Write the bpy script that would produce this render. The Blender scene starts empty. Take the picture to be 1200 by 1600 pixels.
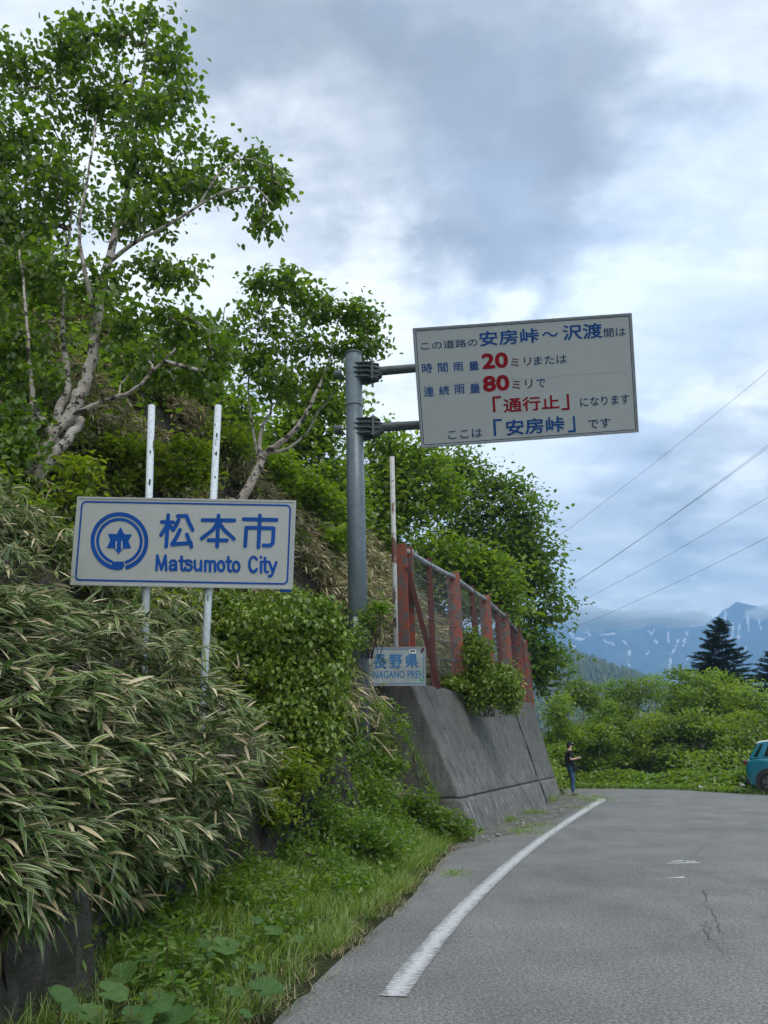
import bpy, bmesh, math, random
import numpy as np
from mathutils import Vector, Matrix, Euler
rad = math.radians
random.seed(7); rng = np.random.default_rng(7)
SC = bpy.context.scene
COL = SC.collection

# ------------------------------------------------------------------ camera, sky, sun, exposure
F, PITCH, ROLL, H = 1155.0, rad(18.3), rad(1.35), 1.37
f_ = np.array([0, math.cos(PITCH), math.sin(PITCH)]); r0_ = np.array([1., 0, 0]); u0_ = np.cross(r0_, f_)
r_ = math.cos(ROLL) * r0_ - math.sin(ROLL) * u0_
u_ = math.cos(ROLL) * u0_ + math.sin(ROLL) * r0_
def ray(px, py): return f_ + (px - 600) / F * r_ - (py - 800) / F * u_
def at(px, py, Y):                       # the point at depth Y seen at that place of the photograph
    d = ray(px, py); return np.array([0, 0, H]) + d * Y / d[1]
def G(px, py, z=0.):                     # the point at height z
    d = ray(px, py); return np.array([0, 0, H]) + d * (z - H) / d[2]
cam = bpy.data.cameras.new('camera'); camo = bpy.data.objects.new('camera', cam); COL.objects.link(camo)
cam.sensor_fit = 'VERTICAL'; cam.sensor_height = 24; cam.lens = 24 * F / 1600
cam.clip_end = 20000; cam.clip_start = .05
M = Matrix.Identity(4)
for i in range(3):
    M[i][0] = r_[i]; M[i][1] = u_[i]; M[i][2] = -f_[i]
M[2][3] = H
camo.matrix_world = M
SC.camera = camo
SC.view_settings.view_transform = 'Standard'; SC.view_settings.look = 'None'
SC.view_settings.gamma = 1; SC.view_settings.use_curve_mapping = False
SC.view_settings.exposure = 0.50
try:
    SC.cycles.max_bounces = 6; SC.cycles.diffuse_bounces = 3; SC.cycles.glossy_bounces = 2
    SC.cycles.transmission_bounces = 3; SC.cycles.volume_bounces = 3; SC.cycles.transparent_max_bounces = 12
    SC.cycles.use_denoising = True; SC.cycles.use_adaptive_sampling = True; SC.cycles.adaptive_threshold = .02
except Exception: pass
SUN_EL, SUN_AZ = rad(58), rad(150)        # azimuth clockwise from +Y
sun = bpy.data.lights.new('sun', 'SUN'); sun.energy = 1.45; sun.angle = rad(28); sun.color = (1, .975, .94)
suno = bpy.data.objects.new('sun', sun); COL.objects.link(suno)
sd = Vector((math.sin(SUN_AZ) * math.cos(SUN_EL), math.cos(SUN_AZ) * math.cos(SUN_EL), math.sin(SUN_EL)))
suno.rotation_euler = sd.to_track_quat('Z', 'Y').to_euler(); suno.location = (6, -8, 20)

class N:                                  # a short way of writing node trees
    def __init__(s, tree): s.t = tree; s.n = tree.nodes; s.l = tree.links
    def new(s, typ, ins=None, **kw):
        nd = s.n.new(typ)
        for k, v in kw.items(): setattr(nd, k, v)
        for k, v in (ins or {}).items(): s.set(nd.inputs[k], v)
        return nd
    def set(s, sock, v):
        if isinstance(v, bpy.types.NodeSocket): s.l.new(v, sock)
        elif isinstance(v, bpy.types.Node): s.l.new(v.outputs[0], sock)
        else:
            if isinstance(v, (tuple, list)) and len(v) == 3 and sock.type == 'RGBA': v = (*v, 1)
            sock.default_value = v
    def math(s, op, a, b=0.0, c=None, clamp=False):
        nd = s.n.new('ShaderNodeMath'); nd.operation = op; nd.use_clamp = clamp
        s.set(nd.inputs[0], a); s.set(nd.inputs[1], b)
        if c is not None: s.set(nd.inputs[2], c)
        return nd.outputs[0]
    def vmath(s, op, a, b=None, out=0):
        nd = s.n.new('ShaderNodeVectorMath'); nd.operation = op
        s.set(nd.inputs[0], a)
        if b is not None: s.set(nd.inputs[1], b)
        return nd.outputs[out]
    def mix(s, fac, a, b, blend='MIX'):
        nd = s.n.new('ShaderNodeMix'); nd.data_type = 'RGBA'; nd.blend_type = blend
        s.set(nd.inputs[0], fac); s.set(nd.inputs[6], a); s.set(nd.inputs[7], b)
        return nd.outputs[2]
    def step(s, v, a, b, lo=0., hi=1.):
        nd = s.n.new('ShaderNodeMapRange'); nd.interpolation_type = 'SMOOTHSTEP'
        s.set(nd.inputs[0], v); nd.inputs[1].default_value = a; nd.inputs[2].default_value = b
        nd.inputs[3].default_value = lo; nd.inputs[4].default_value = hi
        return nd.outputs[0]
    def noise(s, vec, scale, detail=4, rough=.55, out=0, dist=0.):
        nd = s.n.new('ShaderNodeTexNoise')
        if vec is not None: s.set(nd.inputs['Vector'], vec)
        nd.inputs['Scale'].default_value = scale; nd.inputs['Detail'].default_value = detail
        nd.inputs['Roughness'].default_value = rough; nd.inputs['Distortion'].default_value = dist
        return nd.outputs[out]
    def ramp(s, fac, stops, mode='LINEAR'):
        nd = s.n.new('ShaderNodeValToRGB'); cr = nd.color_ramp; cr.interpolation = mode
        while len(cr.elements) < len(stops): cr.elements.new(.5)
        for e, (p, c) in zip(cr.elements, stops): e.position = p; e.color = (*c, 1)
        s.set(nd.inputs[0], fac)
        return nd.outputs[0]
    def scale(s, vec, xyz):
        nd = s.n.new('ShaderNodeMapping'); s.set(nd.inputs[0], vec); nd.inputs['Scale'].default_value = xyz
        return nd.outputs[0]

w = bpy.data.worlds.new('World'); SC.world = w; w.use_nodes = True
n = N(w.node_tree); n.n.clear()
sky = n.new('ShaderNodeTexSky'); sky.sky_type = 'NISHITA'; sky.sun_disc = False
sky.sun_elevation = SUN_EL; sky.sun_rotation = SUN_AZ; sky.altitude = 1800; sky.air_density = 1; sky.dust_density = 1
bg1 = n.new('ShaderNodeBackground', {'Color': sky.outputs[0], 'Strength': .09})
dirv = n.new('ShaderNodeTexCoord').outputs['Generated']
sep = n.new('ShaderNodeSeparateXYZ', {0: dirv})
zz = n.math('ADD', n.math('ABSOLUTE', sep.outputs[2]), .32)
uv = n.new('ShaderNodeCombineXYZ', {0: n.math('DIVIDE', sep.outputs[0], zz), 1: n.math('DIVIDE', sep.outputs[1], zz), 2: .3}).outputs[0]
warp = n.vmath('ADD', uv, n.vmath('SCALE', n.noise(uv, 2.2, 5, .6, out=1)))
warp.node.inputs[1].links[0].from_node.inputs[3].default_value = .35
n1 = n.noise(warp, 1.5, 7, .52)
n2 = n.noise(n.scale(uv, (1.0, 2.2, 1)), 4.2, 8, .62)
lum = n.math('ADD', n.math('MULTIPLY', n.math('SUBTRACT', n1, .5), 1.0), n.math('MULTIPLY', n.math('SUBTRACT', n2, .5), 1.05))
lum = n.math('ADD', lum, .57)
soft = n.vmath('SCALE', n.vmath('SUBTRACT', n.noise(uv, 3.0, 6, .6, out=1), (.5, .5, .5)))
soft.node.inputs[3].default_value = .55
dirw = n.vmath('NORMALIZE', n.vmath('ADD', dirv, soft))
def blob(px, py, rdeg, amt, sft=.35):
    global lum
    d = ray(px, py); d = d / np.linalg.norm(d)
    c = n.vmath('DOT_PRODUCT', dirw, tuple(d), out=1)
    m = n.step(c, math.cos(rad(rdeg * (1 + sft))), math.cos(rad(rdeg * (1 - sft))), 0, amt)
    lum = n.math('ADD', lum, m)
blob(700, 130, 13, -.33); blob(880, 250, 9, -.22); blob(560, 60, 9, -.12); blob(780, 300, 8, -.14)
blob(610, 330, 5, .16); blob(520, 250, 5, .06); blob(420, 200, 10, -.08); blob(1060, 620, 8, -.06); blob(620, 560, 9, .34); blob(760, 700, 8, .22); blob(860, 440, 6, .14)
blob(900, 780, 6, -.05); blob(1120, 800, 5, -.14); blob(1000, 860, 4, -.1); blob(880, 860, 3, .12); blob(1180, 640, 4, .1); blob(1150, 480, 8, .12); blob(980, 640, 8, .12); blob(1160, 250, 9, .10); blob(1190, 720, 5, .18); blob(1180, 930, 4, .22); blob(950, 900, 4, .08); blob(330, 420, 8, .08)
blue = n.step(n.noise(n.scale(warp, (1.3, .8, 1)), 1.3, 4, .5), .42, .62)
dB = ray(1130, 420); dB /= np.linalg.norm(dB)
blue = n.math('MULTIPLY', blue, n.step(n.vmath('DOT_PRODUCT', dirw, tuple(dB), out=1), math.cos(rad(26)), math.cos(rad(6))))
ccol = n.ramp(lum, [(.0, (.22, .225, .236)), (.25, (.31, .319, .331)), (.5, (.485, .498, .503)), (.74, (.66, .675, .67)), (1., (.92, .92, .90))])
ccol = n.mix(n.math('MULTIPLY', blue, .38), ccol, (.45, .57, .78))
bg2 = n.new('ShaderNodeBackground', {'Color': ccol, 'Strength': 1.5})
mx = n.new('ShaderNodeMixShader', {0: .88, 1: bg1.outputs[0], 2: bg2.outputs[0]})
n.new('ShaderNodeOutputWorld', {0: mx.outputs[0]})

# ------------------------------------------------------------------ helpers: objects
def empty(name, loc=(0, 0, 0), label=None, cat=None, group=None):
    o = bpy.data.objects.new(name, None); COL.objects.link(o); o.location = loc; o.empty_display_size = .2
    tag(o, label, cat, group); return o
def tag(o, label=None, cat=None, group=None, kind=None):
    if label: o['label'] = label
    if cat: o['category'] = cat
    if group: o['group'] = group
    if kind: o['kind'] = kind
    return o
def wmat(o):
    return (wmat(o.parent) @ o.matrix_parent_inverse if o.parent else Matrix.Identity(4)) @ o.matrix_basis
def link(name, me, m=None, parent=None, smooth=False):
    o = bpy.data.objects.new(name, me); COL.objects.link(o)
    if m is not None: me.materials.clear(); me.materials.append(m)
    if parent is not None:
        o.parent = parent; o.matrix_parent_inverse = wmat(parent).inverted()
    if smooth: me.polygons.foreach_set('use_smooth', [True] * len(me.polygons))
    return o
def fast(name, V, Fc, tint=None, edge=None):           # Fc: (M,3) or (M,4) array of indices, all faces alike
    V = np.asarray(V, np.float32); Fc = np.asarray(Fc, np.int32); k = Fc.shape[1]; m = len(Fc)
    me = bpy.data.meshes.new(name)
    me.vertices.add(len(V)); me.vertices.foreach_set('co', V.ravel())
    me.loops.add(m * k); me.loops.foreach_set('vertex_index', Fc.ravel())
    me.polygons.add(m); me.polygons.foreach_set('loop_start', np.arange(0, m * k, k, dtype=np.int32))
    try: me.polygons.foreach_set('loop_total', np.full(m, k, np.int32))
    except Exception: pass
    if tint is not None:
        a = me.attributes.new('tint', 'FLOAT', 'FACE'); a.data.foreach_set('value', np.asarray(tint, np.float32))
    if edge is not None:
        a = me.attributes.new('edge', 'FLOAT', 'POINT'); a.data.foreach_set('value', np.asarray(edge, np.float32))
    me.update(calc_edges=True); return me
class MB:
    def __init__(s): s.v = []; s.f = []
    def add(s, v, f):
        b = len(s.v); s.v += [tuple(map(float, p)) for p in v]; s.f += [tuple(b + i for i in q) for q in f]; return s
    def box(s, lo, hi, rot=None, c=None):
        x0, y0, z0 = lo; x1, y1, z1 = hi
        v = [Vector(p) for p in ((x0, y0, z0), (x1, y0, z0), (x1, y1, z0), (x0, y1, z0), (x0, y0, z1), (x1, y0, z1), (x1, y1, z1), (x0, y1, z1))]
        if rot is not None:
            c = Vector(c) if c is not None else Vector((0, 0, 0)); v = [c + rot @ (p - c) for p in v]
        return s.add(v, [(0, 3, 2, 1), (4, 5, 6, 7), (0, 1, 5, 4), (1, 2, 6, 5), (2, 3, 7, 6), (3, 0, 4, 7)])
    def tube(s, pts, r, k=8, cap=True):
        pts = [Vector(p) for p in pts]; rr = r if isinstance(r, (list, tuple)) else [r] * len(pts)
        b = len(s.v); up = None
        for i, p in enumerate(pts):
            d = (pts[min(i + 1, len(pts) - 1)] - pts[max(i - 1, 0)]).normalized()
            if up is None: up = d.orthogonal().normalized()
            up = (up - d * up.dot(d)).normalized(); q = d.cross(up)
            for j in range(k):
                a = 2 * math.pi * j / k; s.v.append(tuple(p + rr[i] * (math.cos(a) * up + math.sin(a) * q)))
        for i in range(len(pts) - 1):
            for j in range(k):
                s.f.append((b + i * k + j, b + i * k + (j + 1) % k, b + (i + 1) * k + (j + 1) % k, b + (i + 1) * k + j))
        if cap:
            s.f.append(tuple(b + j for j in range(k))[::-1]); e = b + (len(pts) - 1) * k; s.f.append(tuple(e + j for j in range(k)))
        return s
    def prism(s, poly, d):                              # closed polygon of 3-D points pushed along d
        m = len(poly); d = Vector(d); p = [Vector(q) for q in poly]
        return s.add(p + [q + d for q in p], [tuple(range(m))[::-1], tuple(range(m, 2 * m))] + [(i, (i + 1) % m, m + (i + 1) % m, m + i) for i in range(m)])
    def mesh(s, name):
        me = bpy.data.meshes.new(name); me.from_pydata(s.v, [], s.f); me.update(); return me
    def obj(s, name, m, parent=None, smooth=False, bevel=0, seg=2):
        o = link(name, s.mesh(name), m, parent, smooth)
        if bevel:
            b = o.modifiers.new('bevel', 'BEVEL'); b.width = bevel; b.segments = seg; b.limit_method = 'ANGLE'
        return o

# ------------------------------------------------------------------ materials
def newmat(name):
    m = bpy.data.materials.new(name); m.use_nodes = True; m.node_tree.nodes.clear(); return m, N(m.node_tree)
def finish(n, col, rough=.7, bump=None, bstr=.3, bdist=.02, metal=0., spec=.5, coat=0):
    p = n.new('ShaderNodeBsdfPrincipled', {'Base Color': col, 'Roughness': rough, 'Metallic': metal, 'Specular IOR Level': spec})
    if coat: p.inputs['Coat Weight'].default_value = coat; p.inputs['Coat Roughness'].default_value = .05
    if bump is not None:
        b = n.new('ShaderNodeBump', {'Height': bump, 'Strength': bstr, 'Distance': bdist}); n.l.new(b.outputs[0], p.inputs['Normal'])
    n.new('ShaderNodeOutputMaterial', {0: p.outputs[0]})
def OC(n): return n.new('ShaderNodeTexCoord').outputs['Object']
def PO(n): return n.new('ShaderNodeNewGeometry').outputs['Position']
def plain(name, col, rough=.6, var=.15, sc=6, metal=0., spec=.5, coat=0):
    m, n = newmat(name); c = PO(n)
    k = n.noise(c, sc, 6, .6)
    cc = n.mix(n.step(k, .3, .7), tuple(x * (1 - var) for x in col), tuple(min(1, x * (1 + var)) for x in col))
    finish(n, cc, rough, metal=metal, spec=spec, coat=coat); return m
def leafmat(name, stops, trans=.52, rough=.5, gl=.05):
    m, n = newmat(name)
    t = n.new('ShaderNodeAttribute', attribute_name='tint').outputs['Fac']
    r = n.new('ShaderNodeObjectInfo').outputs['Random']
    c = n.ramp(n.math('FRACT', n.math('ADD', t, r)), [(p, tuple(min(.5, q * k) for q, k in zip(cc, (1.95, 1.5, .95)))) for p, cc in stops])
    big = n.noise(PO(n), .9, 3, .5)
    c = n.mix(n.step(big, .35, .65, 0, .35), c, n.mix(1., c, (1.3, 1.15, .7), 'MULTIPLY'))
    d = n.new('ShaderNodeBsdfDiffuse', {'Color': c}); tr = n.new('ShaderNodeBsdfTranslucent', {'Color': n.mix(1., c, (1.3, 1.5, .6), 'MULTIPLY')})
    g = n.new('ShaderNodeBsdfGlossy', {'Color': (.9, .95, 1), 'Roughness': rough})
    a = n.new('ShaderNodeMixShader', {0: trans, 1: d.outputs[0], 2: tr.outputs[0]})
    b = n.new('ShaderNodeMixShader', {0: gl, 1: a.outputs[0], 2: g.outputs[0]})
    n.new('ShaderNodeOutputMaterial', {0: b.outputs[0]}); return m
def sasamat(name, green, straw, lo=.45, hi=.95, brown=.85):
    m, n = newmat(name)
    t = n.new('ShaderNodeAttribute', attribute_name='tint').outputs['Fac']
    e = n.new('ShaderNodeAttribute', attribute_name='edge').outputs['Fac']
    r = n.new('ShaderNodeObjectInfo').outputs['Random']
    v = n.math('FRACT', n.math('ADD', t, r))
    v2 = n.math('FRACT', n.math('MULTIPLY', v, 7.31))
    gcol = n.ramp(v2, [(0, tuple(x * .6 for x in green)), (.5, green), (.9, (green[0] * 1.7, green[1] * 1.5, green[2] * 1.2))])
    scol = n.ramp(n.math('FRACT', n.math('MULTIPLY', v, 3.77)), [(0, tuple(x * .55 for x in straw)), (.5, straw), (1, tuple(min(.8, x * 1.25) for x in straw))])
    nz = n.noise(PO(n), 28, 3, .6)
    ee = n.math('ADD', e, n.math('MULTIPLY', n.math('SUBTRACT', nz, .5), .5))
    ee = n.math('ADD', ee, n.math('MULTIPLY', n.math('SUBTRACT', v, .5), .5))
    k = n.math('MAXIMUM', n.step(ee, lo, hi), n.step(v, brown - .02, brown + .02))
    c = n.mix(k, gcol, scol)
    d = n.new('ShaderNodeBsdfDiffuse', {'Color': c}); tr = n.new('ShaderNodeBsdfTranslucent', {'Color': c})
    g = n.new('ShaderNodeBsdfGlossy', {'Color': (.9, .95, 1), 'Roughness': .38})
    a = n.new('ShaderNodeMixShader', {0: .25, 1: d.outputs[0], 2: tr.outputs[0]})
    b = n.new('ShaderNodeMixShader', {0: .03, 1: a.outputs[0], 2: g.outputs[0]})
    n.new('ShaderNodeOutputMaterial', {0: b.outputs[0]}); return m

def m_asphalt():
    m, n = newmat('asphalt'); c = PO(n)
    fine = n.noise(c, 110, 3, .75); med = n.noise(c, 28, 4, .6); agg = n.noise(c, 48, 2, .6); big = n.noise(c, .8, 5, .6); str_ = n.noise(n.scale(c, (1.2, .22, 1)), 1.6, 5, .6)
    v = n.new('ShaderNodeTexVoronoi', {'Vector': c, 'Scale': 75.0})
    k = n.math('ADD', n.math('MULTIPLY', n.math('SUBTRACT', fine, .5), 1.7), n.math('MULTIPLY', n.math('SUBTRACT', med, .5), .55))
    k = n.math('ADD', k, n.math('MULTIPLY', n.math('SUBTRACT', agg, .5), 1.1)); k = n.math('ADD', k, n.math('MULTIPLY', n.math('SUBTRACT', str_, .5), .2)); k = n.math('ADD', k, n.math('MULTIPLY', n.math('SUBTRACT', big, .5), .5))
    col = n.ramp(n.math('ADD', k, .5), [(.0, (.05, .05, .047)), (.28, (.14, .139, .131)), (.5, (.21, .208, .197)), (.78, (.34, .337, .32)), (1., (.58, .575, .55))])
    chip = n.step(v.outputs['Color'], .88, .96, 0, .45)
    col = n.mix(chip, col, (.36, .36, .35)); pat = n.noise(n.scale(c, (1, .6, 1)), .55, 6, .7, dist=.8); col = n.mix(n.step(pat, .54, .58, 0, .16), col, (.09, .09, .085)); col = n.mix(n.step(n.noise(c, .9, 7, .75), .57, .66, 0, .2), col, (.36, .355, .33))
    finish(n, col, .85, n.math('ADD', fine, n.math('MULTIPLY', agg, 1.5)), .7, .008, spec=.3); return m
def m_terrain():
    m, n = newmat('hillside_soil'); c = PO(n)
    nz = n.new('ShaderNodeSeparateXYZ', {0: n.new('ShaderNodeNewGeometry').outputs['Normal']}).outputs[2]
    a = n.noise(c, 2.5, 7, .65); b = n.noise(c, 14, 6, .7); cr = n.noise(n.scale(c, (1, 1, .45)), 5, 7, .7, dist=.6)
    rock = n.ramp(cr, [(.2, (.02, .018, .015)), (.42, (.06, .054, .045)), (.6, (.12, .112, .10)), (.8, (.22, .21, .19))])
    rock = n.mix(n.step(a, .48, .66, 0, .75), rock, (.035, .045, .012))
    soil = n.ramp(b, [(.25, (.02, .022, .01)), (.5, (.05, .055, .022)), (.8, (.11, .10, .05))])
    col = n.mix(n.step(nz, .45, .75), rock, soil)
    finish(n, col, .95, n.math('ADD', n.math('MULTIPLY', cr, 1.5), b), .8, .08, spec=.2); return m
def m_concrete():
    m, n = newmat('weathered_concrete'); c = PO(n)
    z = n.new('ShaderNodeSeparateXYZ', {0: c}).outputs[2]
    a = n.noise(c, 3, 7, .65); b = n.noise(c, 45, 4, .7); st = n.noise(n.scale(c, (6, 6, .5)), 2, 5, .6); pit = n.noise(c, 110, 2, .6)
    k = n.math('ADD', n.math('MULTIPLY', a, .45), n.math('ADD', n.math('MULTIPLY', b, .4), n.math('MULTIPLY', st, .35)))
    col = n.ramp(k, [(.37, (.03, .03, .027)), (.50, (.09, .09, .081)), (.62, (.18, .178, .163)), (.8, (.36, .355, .33))])
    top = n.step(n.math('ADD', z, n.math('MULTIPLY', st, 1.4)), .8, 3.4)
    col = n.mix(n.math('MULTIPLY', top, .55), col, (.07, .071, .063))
    wh = n.noise(n.scale(c, (16, 16, 1.7)), 1.0, 3, .5)
    col = n.mix(n.step(wh, .75, .78, 0, .8), col, (.5, .5, .48))
    pt2 = n.noise(c, 48, 3, .6); col = n.mix(n.step(pt2, .56, .66, 0, .6), col, (.24, .24, .23))
    moss = n.step(n.noise(c, 1.4, 6, .7), .6, .72, 0, .4); col = n.mix(moss, col, (.055, .06, .035))
    finish(n, col, .92, n.math('ADD', pit, b), .5, .012, spec=.25); return m
def m_paintworn(name, col, under, amt=.55, sc=5, rough=.5, streak=(1, 1, 1), dark=None, v=.15):
    m, n = newmat(name); c = PO(n)
    a = n.noise(n.scale(c, streak), sc, 7, .65); b = n.noise(c, sc * 6, 4, .6)
    cc = n.mix(n.step(b, .3, .7), tuple(x * (1 - v) for x in col), tuple(min(1, x * (1 + v * .7)) for x in col))
    cc = n.mix(n.step(a, amt, amt + .04), cc, under)
    if dark: cc = n.mix(n.step(n.noise(c, sc * 1.7, 5, .6), .62, .68), cc, dark)
    finish(n, cc, rough, n.math('ADD', a, b), .15, .01); return m
def m_line():
    m, n = newmat('worn_road_paint'); c = PO(n)
    a = n.noise(c, 55, 5, .75); b = n.noise(c, 5, 5, .6); cr = n.noise(n.scale(c, (2, 9, 1)), 7, 5, .7, dist=.8)
    k = n.math('ADD', n.math('MULTIPLY', a, .6), n.math('MULTIPLY', b, .4))
    cc = n.ramp(k, [(.2, (.38, .38, .375)), (.45, (.58, .58, .57)), (.7, (.74, .74, .72))])
    e = n.new('ShaderNodeAttribute', attribute_name='edge').outputs['Fac']
    kk = n.math('ADD', cr, n.math('MULTIPLY', n.math('ABSOLUTE', e), .17))
    cc = n.mix(n.step(kk, .56, .66, 0, .85), cc, (.17, .175, .18))
    finish(n, cc, .8, a, .4, .004); return m
def m_bark(name, light, dark, scz=1.2):
    m, n = newmat(name); c = PO(n)
    a = n.noise(n.scale(c, (1, 1, .35)), 9, 7, .7, dist=.5); b = n.noise(n.scale(c, (1, 1, 3.5)), 11, 5, .65); g = n.noise(c, 6.5, 6, .68)
    cc = n.mix(n.step(a, .3, .72), tuple(x * .75 for x in light), light)
    cc = n.mix(n.step(b, .52, .62, 0, .8), cc, (light[0] * .55, light[1] * .42, light[2] * .33))
    cc = n.mix(n.step(g, .515, .57), cc, dark)
    finish(n, cc, .9, n.math('ADD', a, n.math('MULTIPLY', g, 2)), .7, .02, spec=.2); return m
MA = dict(
    asphalt=m_asphalt(), terrain=m_terrain(), concrete=m_concrete(), line=m_line(),
    bark=m_bark('birch_bark', (.57, .52, .46), (.06, .05, .045)), bark2=m_bark('grey_bark', (.22, .2, .17), (.06, .055, .045)), bark3=m_bark('dark_bark', (.07, .06, .05), (.03, .027, .022)),
    post=m_paintworn('flaking_vermilion_paint', (.33, .095, .06), (.15, .13, .13), .50, 6.5, .6, (1, 1, .8), (.20, .03, .028)),
    postdark=m_paintworn('dark_red_paint', (.10, .022, .018), (.06, .035, .03), .56, 9, .6),
    whitepole=m_paintworn('chipped_white_paint', (.62, .68, .70), (.05, .032, .025), .63, 7, .45, (1, 1, .35)),
    rustpole=m_paintworn('rust_spotted_white_paint', (.58, .59, .56), (.13, .05, .028), .545, 3.6, .5, (1, 1, .5)),
    gantry=m_paintworn('blue_grey_paint', (.125, .165, .185), (.10, .135, .155), .5, 1.5, .38),
    gantrydark=plain('dark_grey_steel', (.065, .083, .085), .5, .25, 8),
    rail=m_paintworn('grey_galvanised', (.34, .36, .37), (.2, .2, .2), .5, 6, .45),
    wire=plain('steel_wire', (.17, .175, .17), .5, .2, 9), cable=plain('black_cable', (.12, .13, .15), .6),
    signwhite=m_paintworn('sign_white', (.50, .525, .50), (.485, .51, .487), .5, 1.2, .3, v=.03),
    signwhite2=m_paintworn('board_white', (.40, .435, .43), (.395, .428, .423), .5, .9, .3, v=.03),
    signgrey=m_paintworn('faded_sign_grey', (.36, .41, .41), (.31, .34, .33), .5, 4, .5),
    signedge=plain('aluminium_edge', (.25, .27, .28), .45),
    blue=plain('sign_blue', (.008, .085, .37), .5, .12, 3, spec=.2), navy=plain('lettering_navy', (.012, .05, .14), .6, .12, 3, spec=.15), blue2=plain('lettering_blue', (.008, .07, .25), .6, .1, 3, spec=.15), red=plain('lettering_red', (.24, .004, .012), .6, .1, 3, spec=.15), maroon=plain('lettering_maroon', (.11, .03, .05), .6, .1, spec=.15),
    fadeblue=m_paintworn('faded_blue', (.03, .17, .38), (.07, .2, .34), .58, 9, .5),
    black=plain('black', (.015, .015, .016), .5), white=plain('white', (.75, .75, .73), .6), orange=plain('sticker_orange', (.35, .16, .06), .5), green=plain('sticker_green', (.2, .45, .33), .5),
)
GR = lambda a, b, c: [(0, a), (.5, b), (1, c)]
MA['birchleaf'] = leafmat('birch_leaf', GR((.04, .095, .016), (.065, .15, .022), (.12, .215, .032)))
MA['treeleaf'] = leafmat('tree_leaf', GR((.06, .13, .02), (.095, .19, .028), (.15, .25, .045)))
MA['farleaf'] = leafmat('alder_leaf', GR((.07, .155, .026), (.11, .21, .038), (.165, .27, .055)))
MA['deepleaf'] = leafmat('deep_green_leaf', GR((.045, .095, .022), (.065, .14, .028), (.10, .19, .04)))
MA['maple'] = leafmat('yellow_green_leaf', GR((.06, .12, .015), (.11, .19, .022), (.18, .26, .035)))
MA['farleaf_b'] = leafmat('yellow_alder_leaf', GR((.09, .165, .022), (.13, .22, .035), (.18, .27, .05)))
MA['farleaf_c'] = leafmat('deep_alder_leaf', GR((.05, .11, .02), (.08, .155, .028), (.12, .205, .04)))
MA['vine'] = leafmat('vine_leaf', GR((.05, .115, .02), (.08, .165, .026), (.14, .235, .04)), .25)
MA['weed'] = leafmat('weed_leaf', GR((.045, .12, .022), (.075, .17, .03), (.13, .225, .045)))
MA['butterbur'] = leafmat('butterbur_leaf', GR((.05, .13, .03), (.065, .155, .038), (.085, .18, .045)), .3, .6, .03)
MA['grass'] = leafmat('grass_blade', [(0, (.05, .125, .016)), (.5, (.085, .19, .024)), (.9, (.14, .25, .035)), (1, (.35, .3, .15))], .35, .5, .06)
MA['needle'] = leafmat('fir_needle', GR((.008, .021, .014), (.014, .033, .02), (.024, .046, .026)), .1)
MA['hillforest'] = leafmat('hill_forest', GR((.02, .042, .022), (.03, .055, .026), (.05, .085, .03)), .1)
MA['sasa'] = sasamat('bamboo_grass_leaf', (.085, .165, .038), (.80, .67, .42), .56, 1.04, .86)
MA['drysasa'] = sasamat('dry_bamboo_grass_leaf', (.09, .13, .035), (.66, .54, .33), .40, 1.0, .62)
MA['greensasa'] = sasamat('green_bamboo_grass_leaf', (.06, .125, .028), (.5, .41, .22), .7, 1.15, .88)
MA['culm'] = plain('bamboo_culm', (.16, .15, .06), .6)

# ------------------------------------------------------------------ the lie of the land
EY = np.array([-30, -3, 0, 4.8, 6.46, 8.46, 9.27, 11.76, 14.3, 17.6, 25, 28, 31.6, 36, 60.])
EX = np.array([-1.9, -1.5, -1.2, -.64, -.27, .22, .34, .81, 1.5, 2.65, 5.34, 6.2, 6.8, 8.0, 16.])
def smooth(t): t = np.clip(t, 0, 1); return t * t * (3 - 2 * t)
def E(y):
    return np.interp(y, EY, EX)
def slopeE(y): return (E(y + .8) - E(y - .8)) / 1.6
def CO(y): return 1 / np.sqrt(1 + slopeE(y) ** 2)
def S(x, y): return (E(y) - x) * CO(y)
def Wd(y): return np.interp(y, [-3, 4, 5, 6.5, 8, 9.5, 10.6, 12.5, 14.3], [.6, .72, .97, 1.27, 1.45, 1.3, 1.05, 1.0, 1.35])
def batter(y): return np.interp(y, [14.3, 25.4], [1.09, .64]) / walltop(y)
def walltop(y): return np.interp(y, [14.3, 26], [2.74, 2.98])
def hz(s, y):
    s = np.asarray(s, float); y = np.asarray(y, float)
    w_ = Wd(y); t = np.clip(s - w_ - .30, 0, None); L = 16.
    bank = .30 * np.clip(s / w_, 0, 1) ** 1.6 + np.interp(y, [3, 6, 9, 12, 14], [1.25, 1.25, 1.2, 1.5, 1.0]) * smooth((s - w_) / .38) + np.interp(y, [8, 12], [1.02, 1.4]) * L * (1 - np.exp(-t / L))
    bank = bank + .12 * np.sin(s * 2.1 + y) * smooth((s - w_ - .5))
    t2 = np.clip(s - 1.45, 0, None)
    wall = np.clip((s - .38) / .47, 0, walltop(y) - .12) + 1.5 * L * (1 - np.exp(-t2 / L))
    far = .5 * smooth(s / 2) + 1.15 * L * (1 - np.exp(-np.clip(s - 1.8, 0, None) / L))
    k = smooth((y - 14.05) / .25); z = bank * (1 - k) + wall * k
    k2 = smooth((y - 25.3) / 1.2); z = z * (1 - k2) + far * (k2)
    return np.where(s <= 0, -.02, z)
def ground(x, y): return float(hz(S(x, y), y))
def gp(px, py, h):                                       # the point h above the ground seen at that place
    a, b = 1.5, 16.
    for _ in range(40):
        m = (a + b) / 2; p = at(px, py, m)
        if p[2] > ground(p[0], p[1]) + h: a = m
        else: b = m
    return at(px, py, a)
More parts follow.
